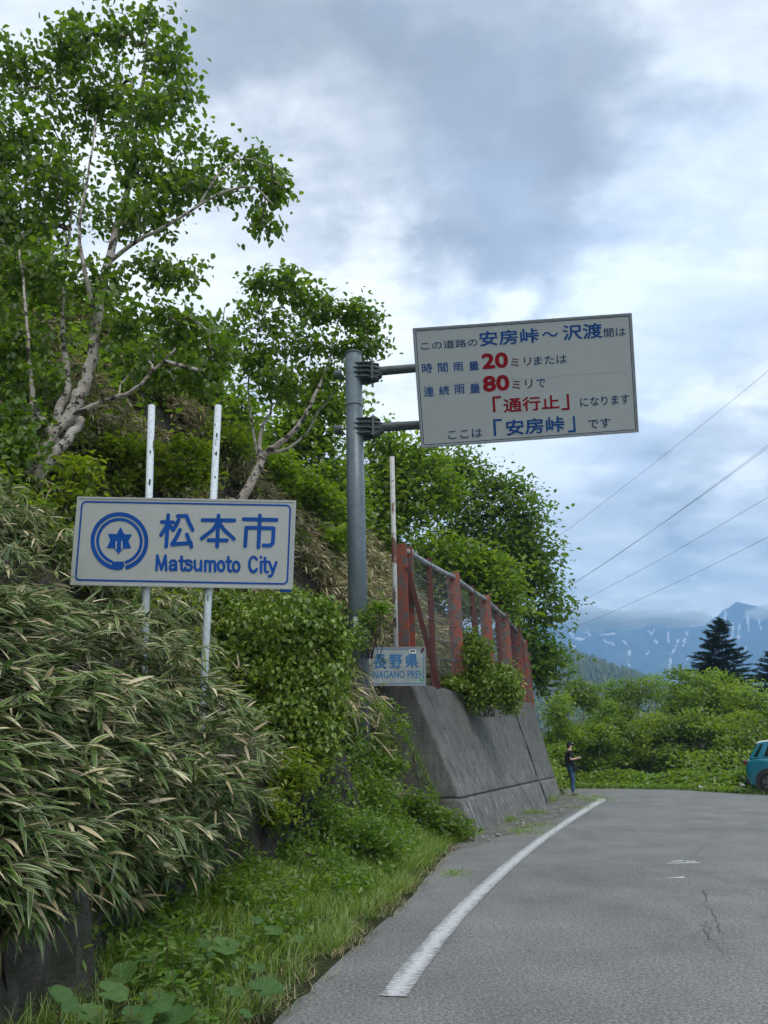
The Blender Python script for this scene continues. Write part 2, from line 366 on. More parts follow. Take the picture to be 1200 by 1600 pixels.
sl = np.concatenate([[-.6, -.05], np.linspace(.02, 3.2, 90), np.linspace(3.5, 30, 30)])
yl = np.concatenate([np.linspace(-6, 3, 14), np.linspace(3.05, 14, 190), np.linspace(14.1, 16, 20), np.linspace(16.3, 44, 60)])
SS, YY = np.meshgrid(sl, yl)
ZZ = hz(SS, YY); XX = E(YY) - SS / CO(YY)
ZZ = np.where(SS < 0, -.05, ZZ)
from mathutils import noise as mn
V = np.stack([XX, YY, ZZ], -1).reshape(-1, 3)
sv = SS.ravel()
for i in range(len(V)):
    if sv[i] > .1 and V[i, 1] > 2:
        a = 1 if V[i, 1] < 14 else .25
        k = min(1, (sv[i] - .1) / 1.0) * a
        p = Vector(V[i]); q = mn.turbulence_vector(p * 1.9, 4, False)
        V[i] += np.array([q.x, q.y * .6, q.z]) * .17 * k
        if V[i, 1] < 14 and sv[i] < 3.3:
            q = mn.cell_vector(Vector((p.x * 2.2 + q.x, p.y * 2.8, p.z * 3.5 + q.y))); V[i] += (np.array([q.x, q.y, q.z]) - .5) * .10 * k; q = mn.turbulence_vector(p * 7, 3, False); V[i] += np.array([q.x, q.y, q.z]) * .05 * k
nr, nc = SS.shape; idx = np.arange(nr * nc).reshape(nr, nc)
Fc = np.stack([idx[:-1, :-1], idx[:-1, 1:], idx[1:, 1:], idx[1:, :-1]], -1).reshape(-1, 4)[:, ::-1]
tag(link('hillside', fast('hillside', V, Fc), MA['terrain'], smooth=True), kind='structure')
def surf(n_, s0, s1, y0, y1, fy=None):                 # random points on the hillside with outward direction
    s = rng.uniform(s0, s1, n_); y = rng.uniform(y0, y1, n_)
    if fy is not None: k = fy(s, y); s, y = s[k], y[k]
    x = E(y) - s / CO(y); return np.stack([x, y, hz(s, y)], -1), s, y
# the ground beyond, one sheet to the horizon
gm, n = newmat('ground_earth'); c = PO(n)
finish(n, n.ramp(n.noise(c, .8, 6, .65), [(.3, (.03, .045, .014)), (.6, (.06, .08, .025)), (.8, (.10, .11, .05))]), .95, spec=.1)
xs = np.concatenate([-np.geomspace(3000, 20, 14), np.linspace(-15, 40, 12), np.geomspace(50, 3000, 14)])
ys = np.concatenate([[-450, -200, -60], np.linspace(-30, 60, 19), np.geomspace(70, 3200, 16)])
GX, GY = np.meshgrid(xs, ys); GZ = np.full_like(GX, -.06); i2 = np.arange(GX.size).reshape(GX.shape)
tag(link('ground', fast('ground', np.stack([GX, GY, GZ], -1).reshape(-1, 3), np.stack([i2[:-1, :-1], i2[:-1, 1:], i2[1:, 1:], i2[1:, :-1]], -1).reshape(-1, 4)), gm), kind='structure')
# asphalt road
far_edge = [(6.8, 31.6), (8.6, 30.5), (10.3, 28.6), (10.9, 25.9), (11.4, 24.1), (13, 22.7), (17, 21.5), (26, 20.8), (40, 20.4)]
yy = np.concatenate([[-28, -10, -3, 0, 3], np.linspace(4, 30, 105)])
road = bpy.data.meshes.new('road')
bm = bmesh.new()
def outy(y):                                             # asphalt edge, ragged where the grass eats into it
    return float(E(y)) + .05 * math.sin(y * 5.1) * (y > 3) + .04 * math.sin(y * 13.7) * (y > 3) - .05
pl = [(outy(y), y) for y in yy] + far_edge + [(40, -28)]
bm.faces.new([bm.verts.new((x, y, 0)) for x, y in pl]); bmesh.ops.triangulate(bm, faces=bm.faces[:]); bm.to_mesh(road); bm.free()
roado = tag(link('road', road, MA['asphalt']), kind='structure')
# white edge line
L0 = [(592, 1557), (640, 1500), (700, 1428), (750, 1383), (800, 1340), (850, 1303), (900, 1270), (925, 1255), (936, 1249)]
R0 = [(636, 1557), (690, 1490), (740, 1430), (800, 1368), (850, 1330), (900, 1295), (935, 1270), (948, 1257), (951, 1249)]
lp = np.array([G(*p)[:2] for p in L0]); rp = np.array([G(*p)[:2] for p in R0])
mid = np.interp(np.linspace(0, 1, 120) ** 1.3 * 20.6 + G(592, 1557)[1], lp[:, 1], lp[:, 0]); my = np.linspace(0, 1, 120) ** 1.3 * 20.6 + G(592, 1557)[1]
def catmull(x, xs_, ys_):                                # smooth interpolation
    c_ = np.polyfit(xs_, ys_, 5); return np.polyval(c_, x)
my = np.linspace(lp[0, 1], lp[-1, 1] - .6, 140)
lx = catmull(my, lp[:, 1], lp[:, 0]); sl_ = np.gradient(lx, my); cn = np.sqrt(1 + sl_ ** 2)
def strip(name, pts, nrm, wdt, z, m, parent=None, jag=0.0, cols=5):
    V, Fc, ed = [], [], []
    for i, (p, q) in enumerate(zip(pts, nrm)):
        for j in range(cols):
            t = j / (cols - 1); o_ = t * wdt[i] + (random.uniform(-jag, jag) if j in (0, cols - 1) else 0)
            V.append((p[0] + q[0] * o_, p[1] + q[1] * o_, z)); ed.append(2 * t - 1)
    for i in range(len(pts) - 1):
        for j in range(cols - 1): a = i * cols + j; Fc.append((a, a + 1, a + cols + 1, a + cols))
    return link(name, fast(name, V, Fc, edge=ed), m, parent)
# finish the far end with the rounded nose that turns back to the verge
nose = [(lx[-1] + .25, my[-1] + .45), (lx[-1] + .35, my[-1] + .9), (lx[-1] + .2, my[-1] + 1.3), (lx[-1] - .2, my[-1] + 1.5), (lx[-1] - .8, my[-1] + 1.45)]
P = [(a, b) for a, b in zip(lx, my)]; NR = [(c / 1, -s) for c, s in zip(1 / cn, sl_ / cn)]
wd = list(np.interp(my, [5, 14, 24], [.17, .19, .30]))
mdl = [np.array(P[i]) + np.array(NR[i]) * wd[i] * .5 for i in range(len(P))] + [np.array(q) for q in nose]
nn = []
for i in range(len(mdl)):
    d = mdl[min(i + 1, len(mdl) - 1)] - mdl[max(0, i - 1)]; d /= np.linalg.norm(d); nn.append((d[1], -d[0]))
wd += [.3, .3, .29, .27, .25]
strip('edge_line', [mdl[i] - np.array(nn[i]) * wd[i] * .5 for i in range(len(mdl))], nn, wd, .006, MA['line'], roado, .006, 7)
# survey mark and cracks in the asphalt
mk = MB(); a, b = G(1044, 1350), G(1100, 1351); mk.box((a[0], a[1], .003), (b[0], a[1] + .05, .007))
for px0, px1, py_ in ((1051, 1055, 1347), (1058, 1070, 1346.5), (1073, 1080, 1347), (1082, 1088, 1347)):
    q0, q1 = G(px0, py_), G(px1, py_); mk.box((q0[0], q0[1], .003), (q1[0], q0[1] + .07, .007))
a, b = G(1040, 1373), G(1070, 1371); mk.prism([(a[0], a[1], .004), (a[0] + .2, a[1] - .01, .004), (b[0], b[1], .004), (b[0], b[1] + .03, .004)], (0, 0, .002))
mk.obj('survey_mark', MA['line'], roado)
crackm = plain('crack_dark', (.11, .105, .10), .95, .3, 20)
def crack(pts, wid, name='crack', z=.0045, m=crackm, rep=8):
    g_ = [G(*p)[:2] for p in pts]; path = []
    for i in range(len(g_) - 1):
        for k in range(rep): path.append(g_[i] + (g_[i + 1] - g_[i]) * k / rep + rng.normal(0, .014, 2))
    nn_ = [(0, 1.)] * len(path)
    if abs(g_[-1][1] - g_[0][1]) > abs(g_[-1][0] - g_[0][0]): nn_ = [(1., 0)] * len(path)
    strip(name, path, nn_, [wid * .32 * random.uniform(.05, 1.3) for _ in path], z, m, roado, 0, 2)
crack([(905, 1310), (960, 1303), (1010, 1308), (1046, 1306)], .09); crack([(960, 1304), (985, 1296), (1000, 1309)], .06)
crack([(1072, 1342), (1100, 1325), (1125, 1310)], .03); crack([(1098, 1392), (1106, 1415), (1118, 1440), (1128, 1462)], .04)
crack([(1096, 1445), (1112, 1470), (1135, 1500)], .03); crack([(1100, 1440), (1110, 1455), (1104, 1475)], .03); crack([(930, 1262), (1010, 1258), (1120, 1268)], .05); crack([(860, 1306), (885, 1312), (905, 1310)], .05)
# gravel shoulder under the retaining wall
gv, n = newmat('gravel_dirt'); c = PO(n)
k = n.math('ADD', n.math('MULTIPLY', n.noise(c, 35, 4, .7), .55), n.math('MULTIPLY', n.noise(c, 3, 5, .6), .5))
finish(n, n.ramp(k, [(.3, (.07, .065, .055)), (.5, (.155, .147, .13)), (.68, (.26, .25, .225)), (.85, (.4, .39, .36))]), .95, k, .8, .02, spec=.2)
ys_ = np.linspace(12.2, 26.3, 90); inner = [float(E(y)) - .15 for y in ys_]
lineR = np.interp(ys_, my, lx); outer = []
for y, i_, l_ in zip(ys_, inner, lineR):
    wv = np.interp(y, [12.2, 14.5, 18, 22, 26.3], [.25, .75, 1.25, 1.45, 1.6]); outer.append(min(i_ + wv + .08 * math.sin(y * 4) + .06 * math.sin(y * 11), l_ - .12))
Vg, Fg = [], []
for k_, y in enumerate(ys_):
    for j in range(6): t = j / 5; Vg.append((inner[k_] * (1 - t) + outer[k_] * t, y, .003 + .035 * math.sin(math.pi * min(1, t * 1.1 + .0)) * random.uniform(.6, 1)))
for k_ in range(len(ys_) - 1):
    for j in range(5): a = k_ * 6 + j; Fg.append((a, a + 1, a + 7, a + 6))
tag(link('gravel_verge', fast('gravel_verge', Vg, Fg), gv, smooth=True), kind='structure')
# ------------------------------------------------------------------ far hills and the mountain
mm, n = newmat('mountain_rock'); c = PO(n)
a = n.noise(n.scale(c, (1, 1, .5)), .009, 8, .7, dist=.4)
rockc = n.ramp(a, [(.35, (.02, .03, .035)), (.5, (.045, .06, .065)), (.66, (.12, .135, .14))])
sn = n.new('ShaderNodeAttribute', attribute_name='edge').outputs['Fac']
nzz = n.noise(n.scale(c, (1, 1, .5)), .035, 6, .7)
sm = n.step(n.math('ADD', sn, n.math('MULTIPLY', n.math('SUBTRACT', nzz, .5), 2.6)), .6, .8)
low = n.step(n.new('ShaderNodeSeparateXYZ', {0: c}).outputs[2], 150, 300)
rockc = n.mix(low, n.mix(.6, rockc, (.05, .10, .04)), rockc)
finish(n, n.mix(sm, rockc, (.95, .96, .97)), .9, a, 1.0, 60, spec=.1)
MY = 3000.
ridge = [(600, 1010), (760, 985), (850, 975), (880, 970), (920, 960), (960, 975), (1000, 968), (1040, 975), (1075, 980), (1098, 978), (1120, 962), (1140, 947), (1153, 941), (1168, 944), (1185, 948), (1200, 952), (1240, 940), (1300, 960), (1420, 985), (1540, 1000)]
rx = np.array([at(*p, MY)[0] for p in ridge]); rz = np.array([at(*p, MY)[2] for p in ridge])
nx, nyy = 260, 90
X1 = np.linspace(rx[0], rx[-1], nx); R1 = np.interp(X1, rx, rz)
Vm = np.zeros((nyy, nx, 3))
for j in range(nyy):
    t = j / (nyy - 1)                                    # 0 foot, 1 crest
    Vm[j, :, 0] = X1; Vm[j, :, 1] = MY - 900 * (1 - t); Vm[j, :, 2] = -20 + (R1 + 20) * (t ** 1.15)
snow_px = [[(890, 990), (905, 1000)], [(916, 985), (922, 993)], [(896, 995), (912, 999)], [(944, 1000), (960, 1008)], [(972, 1000), (980, 1008)], [(930, 1034), (950, 1052)], [(979, 1034), (997, 1054), (1004, 1062), (1014, 1072)],
           [(1011, 986), (1018, 992), (1022, 984)], [(1020, 1000), (1028, 1004)], [(1044, 988), (1045, 1003)], [(1060, 1000), (1055, 1012), (1048, 1024), (1047, 1040)], [(1074, 988), (1069, 1002), (1066, 1012)], [(1046, 1040), (1049, 1056), (1054, 1066)],
           [(1144, 975), (1146, 990), (1140, 1000)], [(1156, 975), (1153, 1000)], [(1168, 960), (1170, 985)], [(1125, 968), (1128, 980)], [(887, 1022), (893, 1026)], [(1010, 1022), (1014, 1018)], [(1185, 965), (1190, 985)], [(984, 1018), (983, 1026)], [(888, 1008), (900, 1010)], [(940, 992), (962, 990)], [(1134, 955), (1131, 972)], [(1076, 1025), (1072, 1036)], [(1110, 990), (1104, 1008)], [(1165, 1010), (1160, 1030)]]
flat = Vm.reshape(-1, 3).copy()
for i in range(len(flat)):
    p = Vector((flat[i, 0], flat[i, 1] * .5, flat[i, 2] * .4)) * .004
    rdg = abs(mn.noise(p * 1.3)) + .5 * abs(mn.noise(p * 2.9)) + .25 * abs(mn.noise(p * 6.1))
    jn = i // nx / (nyy - 1)
    flat[i, 1] += -190 * rdg * (1 - jn ** 3) ; flat[i, 2] += (mn.noise(p * 9) * 10 + mn.noise(p * 22) * 6) * (1 if jn < .9 else .6)
def projv(Pn):
    v = Pn - np.array([0, 0, H]); z = v @ f_; return 600 + F * (v @ r_) / z, 800 - F * (v @ u_) / z
ux, uy = projv(flat); snow = np.zeros(len(flat))
for pl_ in snow_px:
    for k_ in range(len(pl_) - 1):
        a = np.array(pl_[k_]); b = np.array(pl_[k_ + 1]); d = b - a
        t = np.clip(((ux - a[0]) * d[0] + (uy - a[1]) * d[1]) / (d @ d), 0, 1)
        dd = np.hypot(ux - a[0] - t * d[0], uy - a[1] - t * d[1]); snow = np.maximum(snow, np.clip(1.25 - dd / 3.2, 0, 1))
i3 = np.arange(nx * nyy).reshape(nyy, nx)
tag(link('mountain', fast('mountain', flat, np.stack([i3[:-1, :-1], i3[:-1, 1:], i3[1:, 1:], i3[1:, :-1]], -1).reshape(-1, 4), edge=snow), mm, smooth=True), kind='structure')
def hill(name, prof, Y, depth, m, forest=0, fm=None, fh=9.):
    hx = np.array([at(*p, Y)[0] for p in prof]); hzv = np.array([at(*p, Y)[2] for p in prof])
    X = np.linspace(hx[0], hx[-1], 60); Z = np.interp(X, hx, hzv); T = np.linspace(0, 1, 14); V_ = []
    for t in T: V_ += [(x, Y - depth * (1 - t), -3 + (z_ + 3) * t ** .9) for x, z_ in zip(X, Z)]
    ii = np.arange(60 * 14).reshape(14, 60)
    o = tag(link(name, fast(name, V_, np.stack([ii[:-1, :-1], ii[:-1, 1:], ii[1:, 1:], ii[1:, :-1]], -1).reshape(-1, 4)), m, smooth=True), kind='structure')
    V2, F2, T2 = [], [], []
    for _ in range(forest):
        t = random.random() ** .6; x = random.uniform(hx[0], hx[-1]); z0 = -3 + (np.interp(x, hx, hzv) + 3) * t ** .9; y = Y - depth * (1 - t)
        h_ = fh * random.uniform(.6, 1.25); r = h_ * random.uniform(.16, .26); tn = random.random(); a0 = random.random() * 6
        for lv in range(3):
            zb = z0 + h_ * (.1 + .28 * lv); zt = z0 + h_ * (.55 + .225 * lv); rr = r * (1 - .28 * lv); b_ = len(V2)
            for k in range(6): aa = a0 + k * math.pi / 3 + lv; q = rr * random.uniform(.7, 1.2); V2.append((x + q * math.cos(aa), y + q * math.sin(aa), zb + random.uniform(-.3, .3)))
            V2.append((x, y, zt))
            for k in range(6): F2.append((b_ + k, b_ + (k + 1) % 6, b_ + 6)); T2.append(tn)
    if forest: tag(link('hill_forest', fast('hill_forest', V2, F2, tint=T2), fm), 'dark conifer forest covering the low ridge under the snowy mountain', 'forest', kind='stuff')
    return o
hill('forested_ridge', [(700, 1010), (800, 1015), (850, 1022), (890, 1034), (920, 1048), (945, 1060), (975, 1088), (1010, 1110)], 700, 330, gm, 2600, MA['hillforest'], 13)
MA['brighthill'] = plain('green_meadow', (.09, .15, .04), .9, .25, .05)
hill('green_hill', [(840, 1060), (920, 1058), (950, 1064), (985, 1080), (1100, 1092), (1250, 1095)], 1100, 300, MA['brighthill'])

# ------------------------------------------------------------------ retaining wall
wall = empty('retaining_wall', (1.5, 14.3, 0), 'sloping dark concrete retaining wall below the rusty red fence', 'wall')
def wall_block(name, y0, y1, z0, z1, out, back, m=None):
    ys = np.linspace(y0, y1, max(3, int((y1 - y0) * 3))); mb = MB()
    for y in ys:
        c_, sl2 = CO(y), slopeE(y); zt = z1 if z1 else float(walltop(y))
        nx_, ny_ = -c_, sl2 * c_
        bt = float(batter(y))
        for s, z in ((z0 * bt - out, z0), (zt * bt - out, zt - .06), (zt * bt - out + .07, zt), (back, zt), (back, z0)):
            mb.v.append((float(E(y)) + nx_ * s, y + ny_ * s, z))
    k = 5; nI = len(ys)
    for i in range(nI - 1):
        for j in range(k): mb.f.append((i * k + j, i * k + (j + 1) % k, (i + 1) * k + (j + 1) % k, (i + 1) * k + j))
    mb.f.append((4, 3, 2, 1, 0)); b = (nI - 1) * k; mb.f.append((b, b + 1, b + 2, b + 3, b + 4))
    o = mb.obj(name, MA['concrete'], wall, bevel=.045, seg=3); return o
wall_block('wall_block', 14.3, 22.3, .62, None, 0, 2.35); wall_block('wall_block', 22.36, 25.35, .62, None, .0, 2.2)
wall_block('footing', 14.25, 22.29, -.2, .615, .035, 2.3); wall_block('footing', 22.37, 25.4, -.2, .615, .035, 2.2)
def wallpt(y, z, out=.0):
    c_, sl2 = CO(y), slopeE(y); s = z * batter(y) - out; return np.array([float(E(y)) - c_ * s, y + sl2 * c_ * s, z])
def wallcrack(name, ctrl, wid, m):
    mb = MB(); pts = []
    for i in range(len(ctrl) - 1):
        for k in range(10):
            t = k / 10; pts.append((ctrl[i][0] * (1 - t) + ctrl[i + 1][0] * t + random.uniform(-.02, .02), ctrl[i][1] * (1 - t) + ctrl[i + 1][1] * t))
    for i, (y, z) in enumerate(pts):
        w_ = wid * random.uniform(.35, 1.3); o_ = .006 if z > .62 else .041
        mb.v += [tuple(wallpt(y - w_, z, o_)), tuple(wallpt(y + w_, z, o_))]
        if i: mb.f.append((2 * i - 2, 2 * i - 1, 2 * i + 1, 2 * i))
    mb.obj(name, m, wall)
crk = plain('crack_shadow_gap', (.012, .012, .011), .95); lime = plain('lime_streak', (.42, .42, .40), .9, .3, 30)
wallcrack('crack', [(22.33, 2.88), (22.25, 2.1), (22.38, 1.3), (22.3, .66)], .07, crk); wallcrack('crack', [(22.3, .6), (22.35, .02)], .06, crk)
wallcrack('crack', [(19.5, .62), (19.7, .4), (20.2, .1)], .02, crk); wallcrack('crack', [(17.2, .62), (18.0, .5), (19.6, .56), (20.8, .5)], .012, crk)
for y, z, h_, w_ in [(16.1, 1.5, .22, .018), (17.6, 1.45, .2, .02), (19.6, 1.5, .16, .02), (15.0, 1.75, .3, .012), (14.75, 1.3, .35, .012), (14.6, .85, .2, .02), (18.6, 1.7, .2, .014), (20.9, 1.3, .18, .02), (17.0, 1.15, .12, .014), (21.4, 1.9, .3, .012), (15.9, .9, .12, .02), (16.6, .55, .35, .02), (14.55, .56, .4, .03), (18.4, .5, .2, .02), (15.6, .35, .1, .03)]:
    o_ = .006 if z > .7 else .041
    MB().add([wallpt(y - w_, z, o_), wallpt(y + w_, z, o_), wallpt(y + w_ * .4, z - h_, o_), wallpt(y - w_ * .1, z - h_, o_)], [(0, 1, 2, 3)]).obj('lime_streak', lime, wall)
# ------------------------------------------------------------------ rockfall fence
posts_px = [(631, 852, 1082, 14.9), (708, 896, 1092, 17.85), (757, 931, 1098, 20.75), (787, 958, 1102, 23.15), (806, 981, 1106, 25.0), (816, 1000, 1108, 26.6), (821, 1022, 1110, 27.8)]
fence = empty('rockfall_fence', (.4, 14.9, 2.7), 'rusty red steel post fence with wire mesh on the concrete wall', 'fence')
pt, pb = [], []
for px, yt, yb, Y in posts_px:
    t = Vector(at(px, yt, Y)); b = Vector((t.x - .0, t.y, float(walltop(Y)) - .02)); pt.append(t); pb.append(b)
fdir = [(pb[min(i + 1, 6)] - pb[max(i - 1, 0)]).to_2d().normalized() for i in range(7)]
def hbeam(t, b, ang, wf, dp, m, name, parent):
    R_ = Matrix.Rotation(ang, 3, 'Z'); mb = MB(); tf = .022; c = (t.x, t.y, 0)
    for lo, hi in (((-wf / 2, -dp / 2), (wf / 2, -dp / 2 + tf)), ((-wf / 2, dp / 2 - tf), (wf / 2, dp / 2)), ((-.009, -dp / 2 + tf), (.009, dp / 2 - tf))):
        mb.box((t.x + lo[0], t.y + lo[1], b.z), (t.x + hi[0], t.y + hi[1], t.z), R_, c)
    return mb.obj(name, m, parent)
for i in range(7):
    ang = rad(-6 - 2 * i) if i else rad(-30)
    hbeam(pt[i], pb[i], ang, .31 if i else .25, .28, MA['post'], 'post', fence)
tops = [p + Vector((.05, 0, -.12)) for p in pt]
for i in range(6):
    a, b = tops[i], tops[i + 1]
    pts = [a.lerp(b, t) + Vector((0, 0, -.10 * 4 * t * (1 - t) * .3)) for t in np.linspace(0.02, .98, 8)]
    MB().tube(pts, .06, 10).obj('top_rail', MA['rail'], fence, smooth=True)
    if i < 5:
        m_ = tops[i].lerp(tops[i + 1], .42 if i == 0 else .5); bz = pb[i].z
        MB().box((m_.x - .06, m_.y - .03, bz), (m_.x + .06, m_.y + .03, m_.z + .12)).obj('intermediate_post', MA['postdark'], fence)
    base0, base1 = Vector((a.x, a.y, pb[i].z + .3)), Vector((b.x, b.y, pb[i + 1].z + .3))
    hgt = a.z - base0.z; mb = MB(); nn_ = int((b - a).length / .115); off = Vector((-.06, .02, 0))
    for sgn in (1, -1):
        for k in range(-int(hgt / .115), nn_ + 1):
            s0, z0, s1, z1 = k * .115, 0., k * .115 + hgt, hgt
            if sgn < 0: z0, z1 = hgt, 0.
            L_ = nn_ * .115
            def clipz(s): return z0 + (z1 - z0) * (s - k * .115) / hgt
            sa, sb = max(s0, 0), min(s1, L_)
            if sb - sa < .05: continue
            pa = base0.lerp(base1, sa / L_); pa = pa + Vector((0, 0, clipz(sa))) * 1 + off; p2 = base0.lerp(base1, sb / L_) + Vector((0, 0, clipz(sb))) + off
            mb.tube([pa, p2], .0042, 3, False)
    o = mb.obj('wire_netting', MA['wire'], fence); o['kind'] = 'stuff'
    for k in range(1, 6):
        z_ = hgt * k / 6
        pp = [base0.lerp(base1, t) + Vector((0, 0, z_ - .05 * 4 * t * (1 - t) + random.uniform(-.01, .01))) for t in np.linspace(0, 1, 7)]
        MB().tube(pp, .013, 5).obj('cable', MA['cable'], fence)
a, b = Vector(at(636, 886, 14.75)), Vector(at(686, 1076, 15.2)); 
d = (b - a); b.z = max(b.z, 2.6)
MB().tube([a, b], .07, 4).obj('brace', MA['postdark'], fence)
for px in (657,):
    a, b = Vector(at(666, 1078, 15.3)), Vector(at(664, 1000, 15.3))

# ------------------------------------------------------------------ lettering
def textmesh(s, off=0., name='lettering'):
    cu = bpy.data.curves.new('t', 'FONT'); cu.body = s; cu.offset = 0; cu.resolution_u = 3; cu.size = 1
    o = bpy.data.objects.new('t', cu); COL.objects.link(o)
    me = bpy.data.meshes.new_from_object(o.evaluated_get(bpy.context.evaluated_depsgraph_get())); bpy.data.objects.remove(o); me.name = name
    V = np.empty(len(me.vertices) * 3, np.float32); me.vertices.foreach_get('co', V); return me, V.reshape(-1, 3)
class Panel:                                             # a flat board with corners at four measured points of a close-up
    def __init__(s, src, Mx, W, Ht):
        dst = [(0, Ht), (W, Ht), (0, 0), (W, 0)]; A, B = [], []
        for (x, y), (u, v) in zip(src, dst):
            A += [[x, y, 1, 0, 0, 0, -u * x, -u * y], [0, 0, 0, x, y, 1, -v * x, -v * y]]; B += [u, v]
        h = np.linalg.solve(np.array(A, float), np.array(B, float)); s.h = np.append(h, 1).reshape(3, 3); s.M = Mx; s.W = W; s.H = Ht
    def uv(s, x, y): p = s.h @ np.array([x, y, 1.]); return p[:2] / p[2]
    def text(s, t, bl, tr, m, parent, off=0., z=.004, name='lettering'):
        me, V = textmesh(t, 0, name); lo, hi = V.min(0), V.max(0); a, b = s.uv(*bl), s.uv(*tr); tris = np.array([v for p in me.polygons for v in ([p.vertices[0], p.vertices[i], p.vertices[i + 1]] for i in range(1, len(p.vertices) - 1))])
        h_ = b[1] - a[1] if hi[1] - lo[1] > .5 else (b[1] - a[1]) * .9; r = off * 1.0 * max(h_, .05); A, Fs = [], []
        sh = [(0, 0)] + ([(math.cos(k * math.pi / 4) * r, math.sin(k * math.pi / 4) * r) for k in range(8)] if off > .0 else [])
        for q, (dx, dy) in enumerate(sh):
            W = V.copy(); W[:, 0] = a[0] + r + (V[:, 0] - lo[0]) / (hi[0] - lo[0]) * (b[0] - a[0] - 2 * r) + dx; W[:, 1] = a[1] + r + (V[:, 1] - lo[1]) / max(1e-6, hi[1] - lo[1]) * (b[1] - a[1] - 2 * r) + dy; W[:, 2] = z + q * .00012
            A.append(W); Fs.append(tris + q * len(V))
        me = fast(name, np.concatenate(A), np.concatenate(Fs)); return s.put(me, m, parent, name)
    def put(s, me, m, parent, name):
        me.transform(s.M); o = link(name, me, m); o.parent = parent; o.matrix_parent_inverse = Matrix.Translation(parent.location).inverted(); return o
    def stroke(s, lines, wpx, m, parent, name, z=.004, rnd=True):
        mb = MB(); q0, q1 = s.uv(300, 300), s.uv(300 + wpx, 300); r = np.hypot(*(q1 - q0)) / 2; zi = 0
        for ln in lines:
            P_ = [s.uv(*p) for p in ln]
            for a, b in zip(P_[:-1], P_[1:]):
                d = (b - a) / np.linalg.norm(b - a); nrm = np.array([-d[1], d[0]]) * r; zi += 1; zz_ = z + zi * .00015
                poly = [(*(a + nrm), zz_)]
                an = math.atan2(nrm[1], nrm[0])
                if rnd: poly = [(a[0] + r * math.cos(an + k * math.pi / 6), a[1] + r * math.sin(an + k * math.pi / 6), zz_) for k in range(7)] + [(b[0] + r * math.cos(an + math.pi + k * math.pi / 6), b[1] + r * math.sin(an + math.pi + k * math.pi / 6), zz_) for k in range(7)]
                else: poly = [(*(a + nrm), zz_), (*(a - nrm), zz_), (*(b - nrm), zz_), (*(b + nrm), zz_)]
                mb.add(poly, [tuple(range(len(poly)))])
        return s.put(mb.mesh(name), m, parent, name)
    def poly(s, pts, m, parent, name, z=.004):
        P_ = [(*s.uv(*p), z) for p in pts]; return s.put(MB().add(P_, [tuple(range(len(P_)))]).mesh(name), m, parent, name)
def rrect(x0, y0, x1, y1, r, k=6):
    P_ = []
    for cx, cy, a in ((x1 - r, y1 - r, 0), (x0 + r, y1 - r, 90), (x0 + r, y0 + r, 180), (x1 - r, y0 + r, 270)):
        P_ += [(cx + r * math.cos(rad(a + 90 * i / k)), cy + r * math.sin(rad(a + 90 * i / k))) for i in range(k + 1)]
    return P_
def border(pan, ins, wid, r, m, parent, name='border', z=.003):
    a = rrect(ins, ins, pan.W - ins, pan.H - ins, r); b = rrect(ins + wid, ins + wid, pan.W - ins - wid, pan.H - ins - wid, max(.001, r - wid)); k = len(a)
    mb = MB().add([(*p, z) for p in a] + [(*p, z) for p in b], [(i, (i + 1) % k, k + (i + 1) % k, k + i) for i in range(k)]); return pan.put(mb.mesh(name), m, parent, name)
def frame(O, X, Yv):
    X = Vector(X).normalized(); Yv = Vector(Yv); Yv = (Yv - X * X.dot(Yv)).normalized(); Z = X.cross(Yv)
    M_ = Matrix.Identity(4)
    for i in range(3): M_[i][0] = X[i]; M_[i][1] = Yv[i]; M_[i][2] = Z[i]; M_[i][3] = O[i]
    return M_
# ---- big rain regulation board on its cantilever pole
GYp = 12.0
BL, BR, TL, TR = [Vector(at(*p, Y_)) for *p, Y_ in ((659, 699, GYp - .14), (998.5, 677.5, GYp - .14), (650.5, 517, GYp - .86), (989, 490, GYp - .86))]
Xb = ((BR - BL) + (TR - TL)); Wb = Xb.length / 2; Hb = ((TL - BL) + (TR - BR)).length / 2
Mb = frame(BL, Xb, (TL - BL) + (TR - BR))
gs = empty('overhead_road_sign', tuple(at(556, 1010, GYp)), 'tall blue-grey pole holding a big white rain regulation board with blue and red writing', 'road sign')
pan = Panel([(33, 117), (1132, 28), (62, 708), (1163, 642)], Mb, Wb, Hb)
bd = MB().box((0, 0, -.035), (Wb, Hb, 0)).mesh('board'); bdo = pan.put(bd, MA['signwhite2'], gs, 'board')
fr = MB()
for lo, hi in (((-.012, -.012), (Wb + .012, .014)), ((-.012, Hb - .014), (Wb + .012, Hb + .012)), ((-.012, .014), (.014, Hb - .014)), ((Wb - .014, .014), (Wb + .012, Hb - .014))):
    fr.box((*lo, -.045), (*hi, .012))
pan.put(fr.mesh('board_frame'), MA['signedge'], gs, 'board_frame')
border(pan, .032, .012, .03, MA['navy'], gs)
pan.put(MB().box((.1, Hb * .515, -.001), (Wb - .1, Hb * .515 + .005, .0015)).mesh('panel_seam'), MA['signedge'], gs, 'panel_seam')
nb, bb, rr_, mr = MA['navy'], MA['blue2'], MA['red'], MA['maroon']
